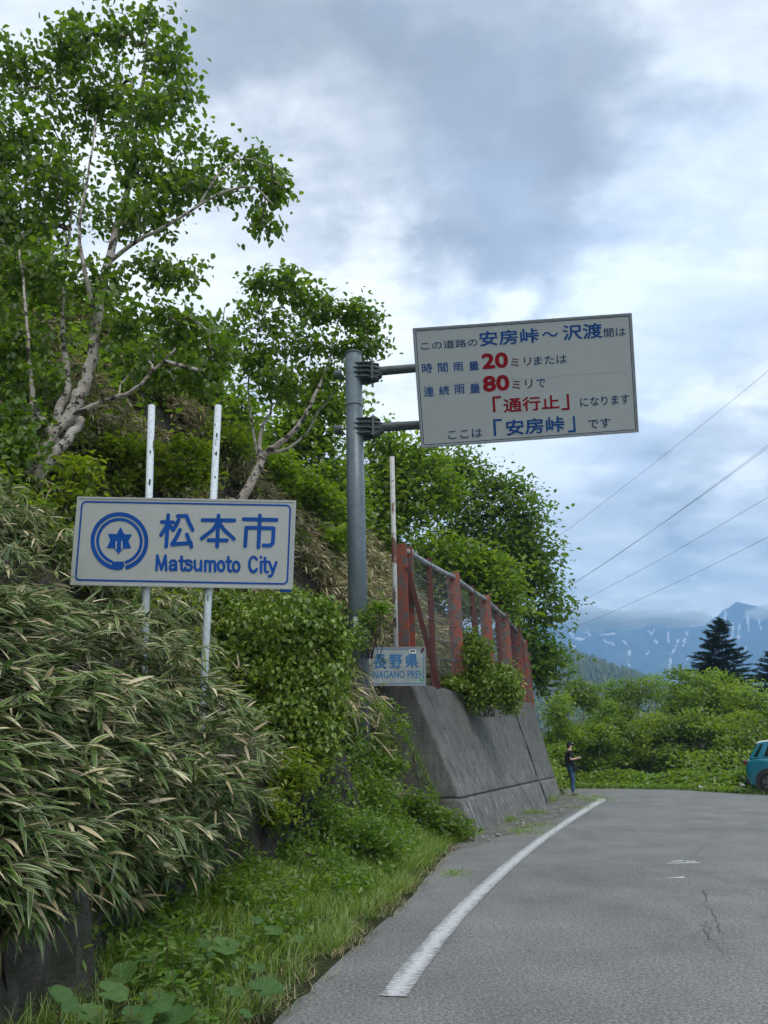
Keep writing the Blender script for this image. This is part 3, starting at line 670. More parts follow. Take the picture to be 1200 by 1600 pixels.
for t, bl, tr, m_, off in [('この道路の', (70, 222), (345, 160), nb, .008), ('安房峠', (357, 203), (652, 104), bb, .022), ('〜', (672, 155), (752, 121), bb, .016), ('沢渡', (778, 170), (978, 75), bb, .022), ('間は', (990, 152), (1102, 98), nb, .008),
        ('時', (72, 338), (120, 285), bb, .012), ('間', (150, 333), (196, 283), bb, .012), ('雨', (225, 328), (273, 280), bb, .012), ('量', (302, 323), (350, 275), bb, .012), ('20', (367, 318), (495, 228), rr_, .055), ('ミリ', (510, 304), (612, 254), mr, .012), ('または', (628, 297), (793, 240), nb, .008),
        ('連', (78, 455), (127, 402), bb, .012), ('続', (153, 448), (202, 398), bb, .012), ('雨', (228, 442), (277, 392), bb, .012), ('量', (305, 438), (354, 388), bb, .012), ('80', (370, 433), (500, 342), rr_, .055), ('ミリ', (515, 419), (617, 368), mr, .012), ('で', (640, 410), (683, 365), nb, .008),
        ('「', (418, 535), (458, 452), rr_, .014), ('通行止', (472, 538), (752, 446), rr_, .022), ('」', (765, 528), (803, 443), rr_, .014), ('になります', (863, 511), (1118, 446), nb, .01),
        ('ここは', (193, 670), (360, 615), nb, .01), ('「', (420, 655), (460, 568), bb, .014), ('安房峠', (482, 656), (776, 556), bb, .024), ('」', (797, 643), (833, 558), bb, .014), ('です', (903, 626), (1017, 568), nb, .01)]:
    pan.text(t, bl, tr, m_, gs, off)
# pole
ptop = Vector(at(551.5, 553, GYp)); pbot = Vector(at(561, 1010, GYp)); pbot.z = ground(pbot.x, pbot.y) - .1
ptop.x, ptop.y = pbot.x + (ptop.x - pbot.x) * .85, GYp; Rp = .158
mb = MB(); mb.tube([pbot, pbot.lerp(ptop, .5), ptop - Vector((0, 0, .02))], [Rp * 1.02, Rp, Rp * .96], 32); mb.obj('pole', MA['gantry'], gs, smooth=True)
MB().tube([ptop - Vector((0, 0, .02)), ptop, ptop + Vector((0, 0, .02))], [Rp + .006, Rp + .006, Rp - .03], 32).obj('pole_cap', MA['gantry'], gs)
MB().tube([pbot.lerp(ptop, .845), pbot.lerp(ptop, .847)], Rp + .0035, 32).obj('weld_ring', MA['gantrydark'], gs)
st = at(556, 975, GYp - Rp - .02)
MB().box((st[0] - .035, GYp - Rp - .012, st[2] - .2), (st[0] + .035, GYp - Rp - .004, st[2] + .12)).obj('sticker', MA['signwhite'], gs)
for (pyl, pxl, pxr, pyr) in ((586, 524, 652, 575), (672, 524, 658, 664)):
    l = Vector(at(pxl, pyl, GYp)); r = Vector(at(pxr, pyr, GYp)); ax = (r - l).normalized()
    far = r + ax * 3.3; arm = empty
    s_ = MB().tube([l, l + ax * .12], .088, 20).tube([l - ax * .012, l], .1, 20)
    s_.obj('arm_stub', MA['gantrydark'], gs, smooth=False)
    c0 = l + ax * ((ptop.x - l.x) / ax.x); fl0 = c0 + ax * (Rp - .01)
    endc = c0 + ax * .47
    armo = MB().tube([c0 + ax * .1, c0 + ax * .5, r, far], [.085, .083, .078, .06], 20).obj('arm', MA['gantrydark'], gs, smooth=True)
    br = MB()
    # gusseted clamp: stacked fins narrowing toward the arm, held by a flange
    for dz, w_ in ((.135, .15), (.045, .16), (-.05, .16), (-.145, .15)):
        z_ = c0.z + dz; x0 = c0.x + Rp * .75; x1 = c0.x + .55 - abs(dz) * .6
        for s1 in (-1, 1):
            br.prism([(x0 - .12, GYp - w_ * 1.0, z_), (x0 + .12, GYp - w_ * 1.15, z_), (x1, GYp - .07, z_ + (x1 - x0) * .02), (x1, GYp + .07, z_), (x0 + .12, GYp + w_ * 1.15, z_), (x0 - .12, GYp + w_, z_)], (0, 0, .014)); break
    for dy in (-.12, 0, .12):
        x0 = c0.x + Rp * .6; zz_ = c0.z
        br.prism([(x0, GYp + dy, zz_ - .17), (x0 + .18, GYp + dy, zz_ - .17), (x0 + .42, GYp + dy * .5, zz_ - .07), (x0 + .42, GYp + dy * .5, zz_ + .08), (x0 + .18, GYp + dy, zz_ + .15), (x0, GYp + dy, zz_ + .15)], (0, .014, 0))
    brk = br.obj('gusset_bracket', MA['gantrydark'], gs)
    fx = c0.x + Rp + .16
    MB().box((fx, GYp - .175, c0.z - .2), (fx + .02, GYp + .175, c0.z + .19)).box((fx + .024, GYp - .175, c0.z - .2), (fx + .044, GYp + .175, c0.z + .19)).obj('flange', MA['gantrydark'], gs)
    for k_ in range(4):
        zb = c0.z - .16 + .105 * k_; MB().tube([(fx - .03, GYp - .15, zb), (fx + .075, GYp - .15, zb)], .013, 6).obj('bolt', MA['gantrydark'], brk)
# ---- city sign
CYs = 7.0
cs = empty('city_name_sign', tuple(at(320, 1010, CYs)), 'white city name sign with blue round emblem and lettering on two chipped white posts', 'road sign')
TL, TR, BL, BR = [Vector(at(*p, Y_)) for *p, Y_ in ((122.8, 776, CYs - .14), (461.5, 783, CYs - .14), (110.5, 913, CYs), (456, 919, CYs))]
Xc = (TR - TL) + (BR - BL); Yc = (TL - BL) + (TR - BR); Wc = Xc.length / 2; Hc = Yc.length / 2
Mc = frame(BL, Xc, Yc); pc = Panel([(72, 492), (1143, 515), (32, 925), (1125, 945)], Mc, Wc, Hc)
bme = MB().prism([(*p, -.03) for p in rrect(0, 0, Wc, Hc, .012, 2)], (0, 0, .03)).mesh('panel'); pc.put(bme, MA['signwhite'], cs, 'panel')
fr = MB()
for lo, hi in (((-.006, -.006), (Wc + .006, .012)), ((-.006, Hc - .012), (Wc + .006, Hc + .006)), ((-.006, .012), (.012, Hc - .012)), ((Wc - .012, .012), (Wc + .006, Hc - .012))): fr.box((*lo, -.036), (*hi, .006))
pc.put(fr.mesh('panel_rim'), MA['signwhite'], cs, 'panel_rim')
border(pc, .036, .017, .05, MA['blue'], cs)
cx, cy = 277, 711
def arc(r1, r2, a0, a1, z=.004, k=48):
    P_ = [(cx + r1 * math.cos(rad(a0 + (a1 - a0) * i / k)), cy + r1 * math.sin(rad(a0 + (a1 - a0) * i / k))) for i in range(k + 1)]
    Q_ = [(cx + r2 * math.cos(rad(a0 + (a1 - a0) * i / k)), cy + r2 * math.sin(rad(a0 + (a1 - a0) * i / k))) for i in range(k + 1)]
    A = [(*pc.uv(*p), z) for p in P_ + Q_]; return MB().add(A, [(i, i + 1, k + 2 + i, k + 1 + i) for i in range(k)]).mesh('emblem_ring')
pc.put(arc(144, 124, 108, 437.5), MA['blue'], cs, 'emblem_ring'); pc.put(arc(116, 101, 109, 436), MA['blue'], cs, 'emblem_ring')
pc.poly([(241, 811), (297, 812), (302, 832), (290, 851), (262, 854), (232, 848), (239, 830)], MA['blue'], cs, 'emblem_block')
star = [(283, 640), (302, 676), (340, 677), (322, 709), (335, 746), (297, 747), (272, 774), (250, 746), (213, 743), (232, 708), (220, 674), (264, 675)]; sc_ = pc.uv(277, 708)
sm_ = MB().add([(*sc_, .0042)] + [(*pc.uv(*p), .0042) for p in star], [(0, 1 + i, 1 + (i + 1) % 12) for i in range(12)]); pc.put(sm_.mesh('emblem_star'), MA['blue'], cs, 'emblem_star')
pc.stroke([[(260, 751), (262, 711)], [(289, 752), (289, 711)]], 6.5, MA['signwhite'], cs, 'emblem_gap', .0048, False)
W_ = 19
pc.stroke([[(488, 616), (545, 618)], [(520, 582), (509, 736)], [(516, 628), (484, 680)], [(526, 634), (543, 655)], [(567, 587), (610, 586), (622, 618), (640, 655)], [(571, 606), (560, 630), (546, 652)], [(578, 655), (560, 692), (538, 726), (585, 723), (632, 719)], [(612, 678), (634, 738)]], W_, MA['blue'], cs, 'lettering')
pc.stroke([[(689, 607), (846, 609)], [(768, 585), (760, 738)], [(764, 618), (740, 655), (684, 698)], [(768, 618), (795, 655), (843, 700)], [(718, 706), (808, 707)]], W_, MA['blue'], cs, 'lettering')
pc.stroke([[(971, 585), (963, 742)], [(891, 603), (1053, 607)], [(898, 735), (904, 645), (1038, 648), (1034, 715), (1028, 728), (1015, 733), (988, 732)]], W_, MA['blue'], cs, 'lettering')
def oval(cx_, cy_, a_, b_, t0=0, t1=360, k=14): return [(cx_ + a_ * math.cos(rad(t0 + (t1 - t0) * i / k)), cy_ + b_ * math.sin(rad(t0 + (t1 - t0) * i / k))) for i in range(k + 1)]
WORD = [[[(467, 431), (471, 361), (491, 429), (511, 362), (514, 433)]], [[(533, 396), (540, 387), (553, 386), (561, 393), (562, 431)], [(561, 404), (545, 407), (534, 412), (532, 423), (538, 431), (550, 430), (561, 420)]], [[(588, 367), (588, 425), (593, 432), (601, 432)], [(578, 387), (600, 387)]],
    [[(636, 394), (628, 387), (616, 386), (609, 392), (612, 402), (632, 409), (637, 418), (632, 429), (620, 433), (609, 429), (605, 421)]], [[(652, 387), (652, 420), (657, 431), (670, 432), (681, 423)], [(682, 388), (682, 434)]],
    [[(702, 436), (702, 389)], [(702, 399), (711, 388), (721, 390), (725, 399), (725, 436)], [(725, 399), (734, 389), (745, 390), (749, 399), (749, 437)]], [oval(778, 412, 15, 23)], [[(813, 369), (813, 428), (818, 436), (826, 436)], [(804, 390), (826, 390)]], [oval(850, 415, 15, 23)],
    [oval(933, 404, 20, 36, -40, -320)], [[(969, 392), (969, 441)]], [[(969, 368), (969, 371)]], [[(988, 373), (988, 432), (992, 440), (1001, 441)], [(980, 392), (1001, 392)]], [[(1009, 393), (1024, 438)], [(1042, 394), (1022, 452), (1014, 462), (1006, 461)]]]
for ch in WORD: pc.stroke([[(x * 1.0263 - 18.9, y * 1.0263 + 410.5) for x, y in ln] for ln in ch], 13.2, MA['blue'], cs, 'lettering')
pc.put(MB().box((Wc - .115, -.034, -.02), (Wc - .005, -.008, .002)).mesh('maker_plate'), MA['blue2'], cs, 'maker_plate')
for (x0, y0, x1, y1) in ((237, 634, 226, 1010), (341, 634, 321.5, 1010)):
    a, b = Vector(at(x0, y0, CYs + .075)), Vector(at(x1, y1, CYs + .075)); d = (a - b).normalized()
    g_ = ground(b.x, b.y); b = b + d * ((g_ - .2 - b.z) / d.z)
    MB().tube([b, a], .036, 16).obj('post', MA['whitepole'], cs, smooth=False).data.polygons.foreach_set('use_smooth', [True] * 16 + [False] * 2)
    for q_ in range(9):
        t_ = random.choice([random.uniform(.05, .22), random.uniform(.72, .97), random.uniform(.3, .42)]); yc = y0 + (1000 - y0) * t_; p_ = Vector(at(x0 + (x1 - x0) * (yc - y0) / (y1 - y0), yc, CYs + .075 - .037)); w0 = random.uniform(.004, .011); h0 = random.uniform(.01, .05); ox = random.uniform(-.012, .015)
        if 770 < yc < 925: continue
        mb_ = MB(); ang = [2 * math.pi * k / 9 for k in range(9)]; rr2 = [random.uniform(.6, 1.2) for _ in ang]
        vv = []
        for a_, r2 in zip(ang, rr2):
            dx = ox + w0 * math.cos(a_) * r2; vv.append((p_.x + dx, CYs + .075 - math.sqrt(max(0, .0372 ** 2 - dx * dx)) , p_.z + h0 * math.sin(a_) * r2))
        mb_.add(vv, [tuple(range(9))]).obj('paint_chip', MA['black'], cs)
    for t_ in (.15, .85):
        q = BL + (TL - BL) * t_; q2 = b + d * ((q.z - b.z) / d.z)
        MB().box((q2.x - .06, CYs + .03, q2.z - .015), (q2.x + .06, CYs + .035, q2.z + .015)).obj('clamp', MA['signedge'], cs)
# ---- prefecture sign
NY = 14.05
ns = empty('prefecture_sign', tuple(at(619, 1073, NY)), 'small faded grey sign with pale blue lettering and stickers on a rust spotted white pole', 'road sign')
TL, TR, BL, BR = [Vector(at(*p, NY)) for p in ((572, 1011.5), (665.5, 1010.5), (571.2, 1072), (665.8, 1072.5))]
Xn = (TR - TL) + (BR - BL); Yn = (TL - BL) + (TR - BR); Wn, Hn = Xn.length / 2, Yn.length / 2
pn = Panel([(120, 115), (1055, 105), (112, 720), (1058, 725)], frame(BL, Xn, Yn), Wn, Hn)
pn.put(MB().box((0, 0, -.02), (Wn, Hn, 0)).mesh('panel'), MA['signgrey'], ns, 'panel'); border(pn, .0, .022, .004, MA['signedge'], ns, 'panel_rim', .006); border(pn, .04, .012, .03, MA['fadeblue'], ns)
for t, bl, tr in (('長', (228, 458), (440, 228)), ('野', (478, 458), (682, 226)), ('県', (730, 447), (940, 220))): pn.text(t, bl, tr, MA['fadeblue'], ns, .03)
pn.text('NAGANO PREF.', (230, 600), (1018, 482), MA['fadeblue'], ns, .02)
pn.poly([(790, 150), (902, 150), (902, 212), (790, 212)], MA['white'], ns, 'sticker', .007); pn.poly([(805, 190), (815, 168), (860, 160), (885, 168), (895, 178), (870, 195), (850, 182), (830, 186), (822, 200)], MA['black'], ns, 'sticker_print', .009)
pn.poly([(128, 120), (185, 118), (230, 180), (180, 220)], MA['orange'], ns, 'sticker', .007); pn.poly([(140, 180), (200, 140), (208, 150), (150, 195)], MA['black'], ns, 'sticker_print', .009)
pn.poly([(112, 600), (145, 585), (230, 685), (195, 705)], MA['black'], ns, 'sticker', .007); pn.poly([(128, 603), (143, 597), (214, 683), (196, 690)], MA['white'], ns, 'sticker_print', .009)
pn.poly([(1000, 130), (1030, 118), (1040, 150), (990, 205), (970, 195)], MA['maroon'], ns, 'sticker', .007); pn.poly([(950, 600), (1005, 600), (1005, 668), (945, 668)], MA['green'], ns, 'sticker', .007); pn.poly([(960, 470), (985, 465), (978, 575), (966, 575)], MA['green'], ns, 'sticker', .007); pn.poly([(960, 640), (978, 610), (995, 650)], MA['black'], ns, 'sticker_print', .009)
a, b = Vector(at(612.5, 714, NY + .09)), Vector(at(619, 1030, NY + .09)); d = (a - b).normalized(); b = b + d * ((2.71 - b.z) / d.z)
MB().tube([b, a], .05, 14).obj('pole', MA['rustpole'], ns, smooth=True)

# ------------------------------------------------------------------ overhead cables
for k_, (a, b, Y0, Y1, r, lb) in enumerate([((1290, 505), (700, 955), 24, 60, .008, 'thin overhead cable, uppermost of those crossing the cloudy sky'), ((1280, 634), (760, 992), 24, 60, .008, 'overhead cable just below the uppermost one, one of a close pair'), ((1280, 640), (740, 1000), 24.3, 60.2, .008, 'thin overhead cable slung closely under another cable'),
        ((1290, 722), (760, 1003), 26, 60, .008, 'overhead cable between the close pair and the lowest cable'), ((1290, 792), (760, 1028), 28, 60, .008, 'lowest overhead cable reaching down toward the snowy mountain')]):
    A, B = Vector(at(*a, Y0)), Vector(at(*b, Y1))
    pts = [A.lerp(B, t) - Vector((0, 0, 1.1 * 4 * t * (1 - t) * .5)) for t in np.linspace(0, 1, 40)]
    tag(MB().tube(pts, r, 6).obj('power_cable', MA['cable'], smooth=True), lb, 'cable', 'overhead cables')

# ------------------------------------------------------------------ foliage builders
def frames(n_, droop, spread, up=None):
    """leaf axis a (length direction), normal c, side b"""
    az = rng.uniform(0, 2 * np.pi, n_)
    el = rng.normal(-droop, spread, n_)
    a = np.stack([np.cos(az) * np.cos(el), np.sin(az) * np.cos(el), np.sin(el)], -1)
    up0 = np.array([0, 0, 1.]) if up is None else up
    c = np.tile(up0, (n_, 1)) + rng.normal(0, .35, (n_, 3)); c -= a * (c * a).sum(1)[:, None]; c /= np.linalg.norm(c, axis=1)[:, None] + 1e-9
    return a, np.cross(c, a), c
def leafset(P, a, b, c, L, Wd_, fold=.25):
    """ovate folded leaves: 6 vertices, 2 quads each"""
    L = np.asarray(L)[:, None]; W2 = np.asarray(Wd_)[:, None]; n_ = len(P); lift = c * W2 * fold
    V = np.stack([P, P + a * L * .28 + b * W2 * .5 + lift, P + a * L * .68 + b * W2 * .36 + lift, P + a * L, P + a * L * .68 - b * W2 * .36 + lift, P + a * L * .28 - b * W2 * .5 + lift], 1).reshape(-1, 3)
    base = (np.arange(n_) * 6)[:, None]
    Fc = np.concatenate([base + np.array([[0, 1, 2, 3]]), base + np.array([[0, 3, 4, 5]])], 1).reshape(-1, 4)
    return V, Fc
def leafmesh(name, P, a, b, c, L, W2, fold=.25):
    V, Fc = leafset(P, a, b, c, L, W2, fold); return fast(name, V, Fc, tint=np.repeat(rng.random(len(P)), 2))
UNIT = {}
def unit(wr, fold=.25, m=None):
    k = (wr, fold, m.name)
    if k not in UNIT:
        V, Fc = leafset(np.zeros((1, 3)), np.array([[1., 0, 0]]), np.array([[0, 1., 0]]), np.array([[0, 0, 1.]]), [1], [wr], fold)
        me = fast('leaf', V, Fc, tint=[0, 0]); me.materials.append(m); UNIT[k] = me
    return UNIT[k]
def put_leaves(parent, P, a, b, c, L, me, name='leaf'):
    inv = wmat(parent).inverted()
    for i in range(len(P)):
        o = bpy.data.objects.new(name, me); COL.objects.link(o); o.parent = parent; M_ = Matrix.Identity(4)
        for k in range(3):
            M_[k][0] = a[i][k] * L[i]; M_[k][1] = b[i][k] * L[i]; M_[k][2] = c[i][k] * L[i]; M_[k][3] = P[i][k]
        o.matrix_basis = inv @ M_
def foliage(name, parent, P, L0, m, wr=.62, droop=.2, spread=.5, fold=.25, nparts=0, up=None, lv=.42):
    n_ = len(P); a, b, c = frames(n_, droop, spread, up); L = L0 * rng.uniform(1 - lv, 1 + lv, n_)
    if nparts:
        # the leaves nearest the camera become parts of their own
        near = np.argsort(np.linalg.norm(P - np.array([0, 0, H]), axis=1) / L)
        jj = near[:nparts * 6]; k = rng.choice(jj, min(nparts, len(jj)), replace=False); rest = np.setdiff1d(np.arange(n_), k)
        put_leaves(parent, P[k], a[k], b[k], c[k], L[k], unit(wr, fold, m))
        P, a, b, c, L = P[rest], a[rest], b[rest], c[rest], L[rest]
    o = link(name, leafmesh(name, P, a, b, c, L, L * wr, fold), m, parent); o['kind'] = 'stuff'; return o
def cloudpts(blobs, n_, shell=.55):
    """points in ellipsoids (px, py, rx, ry, Y), denser toward their skin"""
    ws = np.array([b[2] * b[3] * b[4] ** 0 for b in blobs], float) ** .9; ws /= ws.sum(); out = []
    for b, k in zip(blobs, rng.multinomial(n_, ws)):
        px, py, rx_, ry_, Y = b[:5]; C = at(px, py, Y); sc = Y / F * 1.02
        d = rng.normal(0, 1, (k, 3)); d /= np.linalg.norm(d, axis=1)[:, None]; rr = rng.random(k) ** shell
        dz = b[5] if len(b) > 5 else rx_ * sc
        out.append(C + d * rr[:, None] * np.array([rx_ * sc, dz, ry_ * sc]))
    return np.concatenate(out)
def tubes_mesh(name, A, B, ra, rb, k=4):
    A, B = np.asarray(A, float), np.asarray(B, float); d = B - A; d /= np.linalg.norm(d, axis=1)[:, None] + 1e-9
    u = np.cross(d, [0.31, .77, .55]); u /= np.linalg.norm(u, axis=1)[:, None] + 1e-9; q = np.cross(d, u); V = []
    for P_, r in ((A, ra), (B, rb)):
        for j in range(k):
            an = 2 * np.pi * j / k; V.append(P_ + (np.cos(an) * u + np.sin(an) * q) * np.asarray(r)[:, None])
    V = np.stack(V, 1).reshape(-1, 3); base = (np.arange(len(A)) * 2 * k)[:, None]
    Fc = np.concatenate([base + np.array([[j, (j + 1) % k, k + (j + 1) % k, k + j]]) for j in range(k)], 1).reshape(-1, 4)
    return fast(name, V, Fc)
def smoothline(P, k=5):
    P = [np.array(p, float) for p in P]; out = []
    for i in range(len(P) - 1):
        p0, p1, p2, p3 = P[max(0, i - 1)], P[i], P[i + 1], P[min(len(P) - 1, i + 2)]
        for j in range(k):
            t = j / k; out.append(.5 * ((2 * p1) + (-p0 + p2) * t + (2 * p0 - 5 * p1 + 4 * p2 - p3) * t * t + (-p0 + 3 * p1 - 3 * p2 + p3) * t ** 3))
    return out + [P[-1]]
def tree(name, label, stems, blobs, Y, ncl, lpc, L0, leafm, barkm, cat='tree', group=None, csig=.22, droop=.35, spread=.5, wr=.68, nparts=0, flat=.6, tw=.004, shell=.6, limb_sides=10, wob=0.02):
    """stems: (pixel polyline with optional depth offset, r0, r1); blobs: crown ellipsoids in pixels"""
    trunk_pts = []; roots = []
    root = empty(name, tuple(at(*stems[0][0][0][:2], Y)), label, cat, group)
    for si, (pl_, r0, r1) in enumerate(stems):
        P_ = smoothline([at(p[0], p[1], Y + (p[2] if len(p) > 2 else 0)) for p in pl_])
        P_ = [p + rng.normal(0, wob, 3) * (i > 0) * min(1, r0 / .1) * .6 for i, p in enumerate(P_)]
        rr = [(r0 + (r1 - r0) * (i / (len(P_) - 1)) ** .8) * random.uniform(.97, 1.03) for i in range(len(P_))]
        MB().tube(P_, rr, limb_sides).obj('trunk' if si == 0 else 'limb', barkm, root, smooth=True)
        trunk_pts += P_[len(P_) // 3 if si == 0 else 1:]
    if blobs:
        bl = [(*b, Y) if len(b) == 4 else (*b[:4], Y + b[4]) for b in blobs]
        C = cloudpts(bl, ncl, shell); T = np.array(trunk_pts)
        d0 = np.linalg.norm(C[:, None] - T[None], axis=2).min(1); order = np.argsort(d0)
        nodes = [t for t in T]; par = [-1] * len(T); cnt = [0] * len(T); NA = np.zeros((len(T) + ncl * 3 + 3, 3)); NA[:len(T)] = T; nn_ = len(T)
        E_ = []
        for ci in order:
            p = C[ci]; dd = NA[:nn_] - p; dist = np.sqrt((dd ** 2).sum(1)) + .6 * np.clip(NA[:nn_, 2] - p[2], 0, None)
            j = int(dist.argmin()); a = NA[j]; m1 = a + (p - a) * .4 + rng.normal(0, .06, 3) * np.linalg.norm(p - a) + np.array([0, 0, .04]) * np.linalg.norm(p - a)
            prev = j
            for q in (m1, p):
                NA[nn_] = q; par.append(prev); cnt.append(0); prev = nn_; nn_ += 1
            k = prev
            while k >= 0: cnt[k] += 1; k = par[k]
        ids = [i for i in range(len(T), nn_)]
        A = np.array([NA[par[i]] for i in ids]); B = np.array([NA[i] for i in ids]); rb = np.array([tw * math.sqrt(cnt[i]) for i in ids]); ra = np.array([tw * math.sqrt(cnt[par[i]]) if par[i] >= len(T) else tw * 1.15 * math.sqrt(cnt[i]) for i in ids]); ra = np.minimum(ra, rb * 1.4)
        link('branches', tubes_mesh('branches', A, B, ra, rb), barkm, root)['kind'] = 'stuff'
        Pl = np.repeat(C, lpc, 0) + rng.normal(0, 1, (len(C) * lpc, 3)) * np.array([csig, csig, csig * flat])
        foliage('foliage', root, Pl, L0, leafm, wr, droop, spread, nparts=nparts)
    return root

# ------------------------------------------------------------------ birch leaning over the bank
birch = tree('birch_tree', 'tall leafy birch with pale peeling leaning trunk, its crown reaching the sky', [
    ([(-30, 905), (-5, 850), (25, 790), (62, 722), (100, 668), (122, 625), (138, 585), (150, 520), (158, 462), (172, 400), (190, 330, .2), (207, 260, .3), (216, 190, .3), (226, 110, .2), (232, 50)], .15, .018),
    ([(66, 716, -.05), (78, 690, -.1), (118, 648, -.15), (160, 640 - 12, -.2), (205, 612, -.4), (240, 580, -.5), (275, 545, -.6)], .06, .012),
    ([(30, 785, -.1), (58, 748, -.18), (88, 705, -.18), (112, 680, -.1), (128, 655, .0)], .09, .05),
    ([(92, 678), (92, 640), (106, 608, .1), (101, 560, .2), (97, 500, .3), (100, 430, .4), (108, 360, .5), (118, 300, .6)], .07, .015),
    ([(84, 686), (70, 660, -.1), (52, 638, -.2), (50, 600, -.2), (44, 540, -.3), (40, 470, -.4), (30, 390, -.4)], .055, .012),
    ([(152, 505), (140, 460, -.2), (130, 410, -.4), (124, 350, -.5), (140, 260, -.6), (150, 180, -.6)], .045, .01),
    ([(170, 410), (215, 376, -.2), (262, 352, -.4), (310, 322, -.5), (350, 300, -.6), (395, 292, -.6), (425, 318, -.6)], .035, .008),
    ([(310, 322, -.5), (345, 268, -.6), (385, 248, -.6), (425, 262, -.5)], .016, .006)],
    [(395, 255, 30, 16), (430, 292, 16, 20), (370, 300, 30, 12), (412, 345, 12, 30), (22, 110, 60, 50), (105, 78, 60, 50), (120, 35, 18, 22), (190, 62, 66, 40), (240, 38, 38, 30), (265, 90, 45, 45), (282, 142, 34, 44), (240, 170, 60, 50), (150, 165, 100, 70, .4), (40, 215, 80, 70), (225, 250, 70, 50), (300, 225, 22, 22), (310, 272, 42, 26), (90, 290, 110, 70, .3), (215, 330, 90, 42), (10, 340, 70, 70),
     (352, 238, 28, 16), (402, 250, 36, 20), (432, 288, 18, 26), (385, 300, 48, 16), (415, 352, 12, 32), (335, 300, 40, 20), (290, 300, 50, 24), (50, 430, 80, 55), (150, 440, 55, 45), (245, 420, 45, 30), (292, 430, 20, 22), (200, 510, 90, 46), (290, 505, 55, 44), (335, 535, 30, 50), (30, 530, 70, 56), (240, 575, 70, 34), (310, 585, 50, 30), (60, 590, 50, 28), (-40, 300, 60, 200), (-30, 600, 60, 80), (30, 655, 40, 25, -.3), (30, 700, 45, 34, -.5), (15, 760, 30, 34, -.6)],
    9.0, 1150, 15, .098, MA['birchleaf'], MA['bark'], csig=.125, droop=.75, spread=.5, wr=.74, nparts=280, flat=.8, tw=.0036)
tree('birch_tree', 'small birch with crooked white trunk rising between the city sign and the blue-grey pole', [
    ([(372, 790), (388, 762), (405, 728), (412, 710), (440, 690, -.1), (462, 672, -.2), (480, 640, -.2), (500, 600, -.2), (520, 545, -.1), (530, 490)], .105, .015),
    ([(408, 716), (406, 690, .1), (412, 662, .2), (424, 640, .3), (420, 580, .4), (430, 520, .5)], .05, .012),
    ([(405, 728), (392, 650, .3), (388, 600, .5), (400, 540, .5), (405, 480, .5)], .03, .01),
    ([(420, 708), (450, 700, .2), (480, 675, .3), (500, 640, .4), (540, 590, .3), (575, 540, .2)], .035, .01)],
    [(405, 440, 32, 24), (455, 450, 40, 34), (420, 500, 50, 32), (500, 480, 44, 34), (555, 490, 38, 28), (588, 505, 22, 16), (470, 540, 55, 36), (545, 545, 44, 32), (400, 560, 46, 44), (440, 600, 50, 30), (510, 590, 44, 26), (385, 480, 20, 16), (585, 540, 22, 12), (360, 520, 24, 20)],
    13.2, 360, 14, .112, MA['birchleaf'], MA['bark'], csig=.15, droop=.6, wr=.72, nparts=200, tw=.004)
